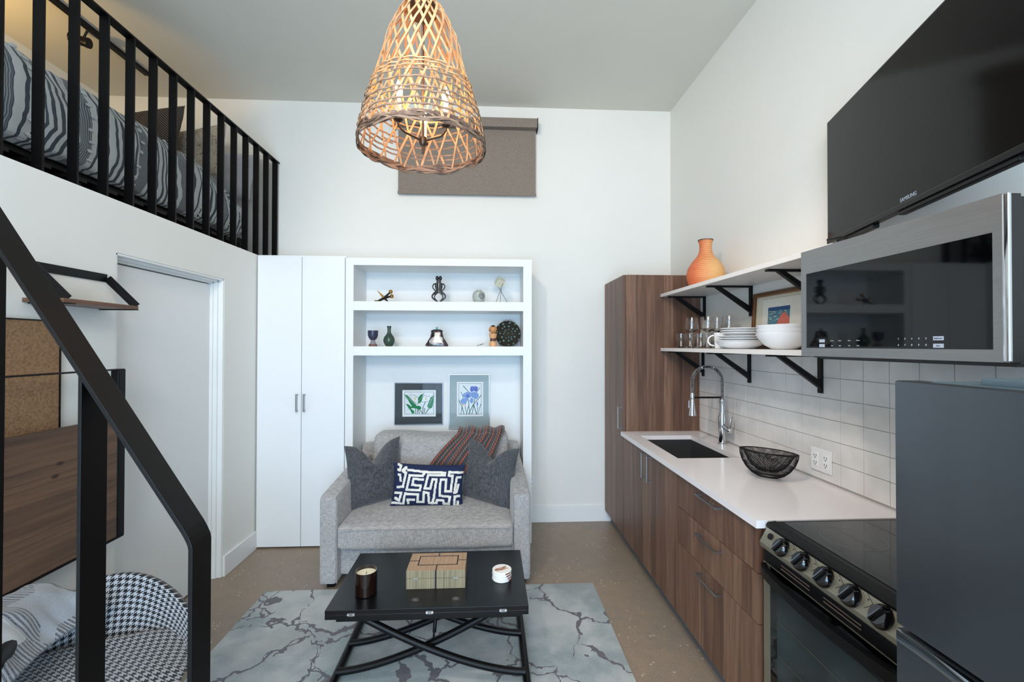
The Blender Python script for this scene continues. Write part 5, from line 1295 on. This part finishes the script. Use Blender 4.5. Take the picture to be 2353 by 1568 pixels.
build('seat', uvgrid(seatf, 40, 40, .56, .62), m_hound, ch, local=True, solid=.02, sharp=0)
def backf(a, b):
    th = pi*(-.04+1.08*a); H_ = .465+.17*sin(pi*a)**1.0
    r = .27+.05*b; z = .40+(H_-.25)*b*.0+(.42+.23*sin(pi*a)**.8-.40)*b+.0
    z = .40+b*(.03+.225*sin(pi*max(0,min(1,a)))**2.4)
    return Vector((r*1.06*cos(th), .02+r*.86*sin(th)+.03*b*sin(th), z))
build('backrest', uvgrid(backf, 60, 16, .95, .25), m_hound, ch, local=True, solid=.035, sharp=0)
build('shell', MB().lathe([(.03, .28), (.16, .30), (.275, .355), (.292, .40)], n=40, sy=.86), m_hound, ch, local=True)
build('pedestal', MB().cyl((0, 0, .06), (0, 0, .29), .022).lathe([(.03, .05), (.03, .08)], n=20, cap1=True), m_black, ch, local=True)
for k in range(4):
    a = pi/4+pi/2*k; build('leg', MB().tube([(0, 0, .07), (.26*cos(a), .26*sin(a), .02)], .014, 10), m_black, ch, local=True)
build('armrest', MB().tube([(-1.62, 1.66, .50), (-1.585, 1.60, .60), (-1.52, 1.50, .625), (-1.455, 1.385, .632)], .029, 16).ball((-1.455, 1.385, .632), .029), m_blackm, ch, label='black rounded armrest end')
# blanket over the left side of the armchair
t = NT('patchwork_blanket'); uv = t.pos(kind='UV'); vv = t.n('ShaderNodeTexVoronoi', uv, i_Scale=5.0, distance='CHEBYCHEV', i_Randomness=.75)
P = t.sep(uv); wn_ = t.sep(vv.outputs['Color'])
st = t.math('GREATER_THAN', t.math('SINE', t.math('MULTIPLY', t.math('ADD', P[0], t.math('MULTIPLY', P[1], t.math('SUBTRACT', wn_[1], .3))), 420)), .0)
base_ = t.mix(t.ramp(wn_[0], .45, .55), '#b3b6ba', '#8b929b'); strp = t.mix(st, '#2c3240', '#8f959d')
sel = t.math('GREATER_THAN', wn_[2], .58); c_ = t.mix(sel, base_, strp); nz = t.noise(t.pos(), 420, 2); c_ = t.mix(t.math('MULTIPLY', t.ramp(nz, .4, .6), .25), c_, '#c9ccd0')
t.col(c_); t.set_p(Roughness=.95, Sheen_Weight=.4); t.bump(nz, .8, .002); m_patch = t.m
def blf(a, b):
    # draped mound over the left arm and back of the chair
    q = b; sw = a
    th = radians(-75+137*q); R1 = .245+.03*sin(5*a+1)
    cxb = Vector((-1.68, 1.50-.20*(a-.5)*2, .50))
    x = cxb.x+.0+R1*1.15*sin(th); z = .50+R1*cos(th)*(1.0-.25*(2*a-1)**2)-.06*(1-a); y = 1.50+.26*(2*a-1)
    n_ = noise.noise(Vector((a*4, b*5, 2)))*.02+noise.noise(Vector((a*11, b*6, 7)))*.008
    return Vector((max(x+n_, -1.795), y, z+n_))
g = MB().grid(blf, 60, 60); l_ = g.bm.loops.layers.uv.new('UVMap'); g.bm.verts.index_update()
for f in g.bm.faces:
    for lo_ in f.loops: k_ = lo_.vert.index; lo_[l_].uv = ((k_//61)/60*.6, (k_ % 61)/60*.6)
build('patchwork_blanket', g, m_patch, solid=.015, label='grey and navy patchwork blanket draped over the left side of the houndstooth armchair', cat='blanket')
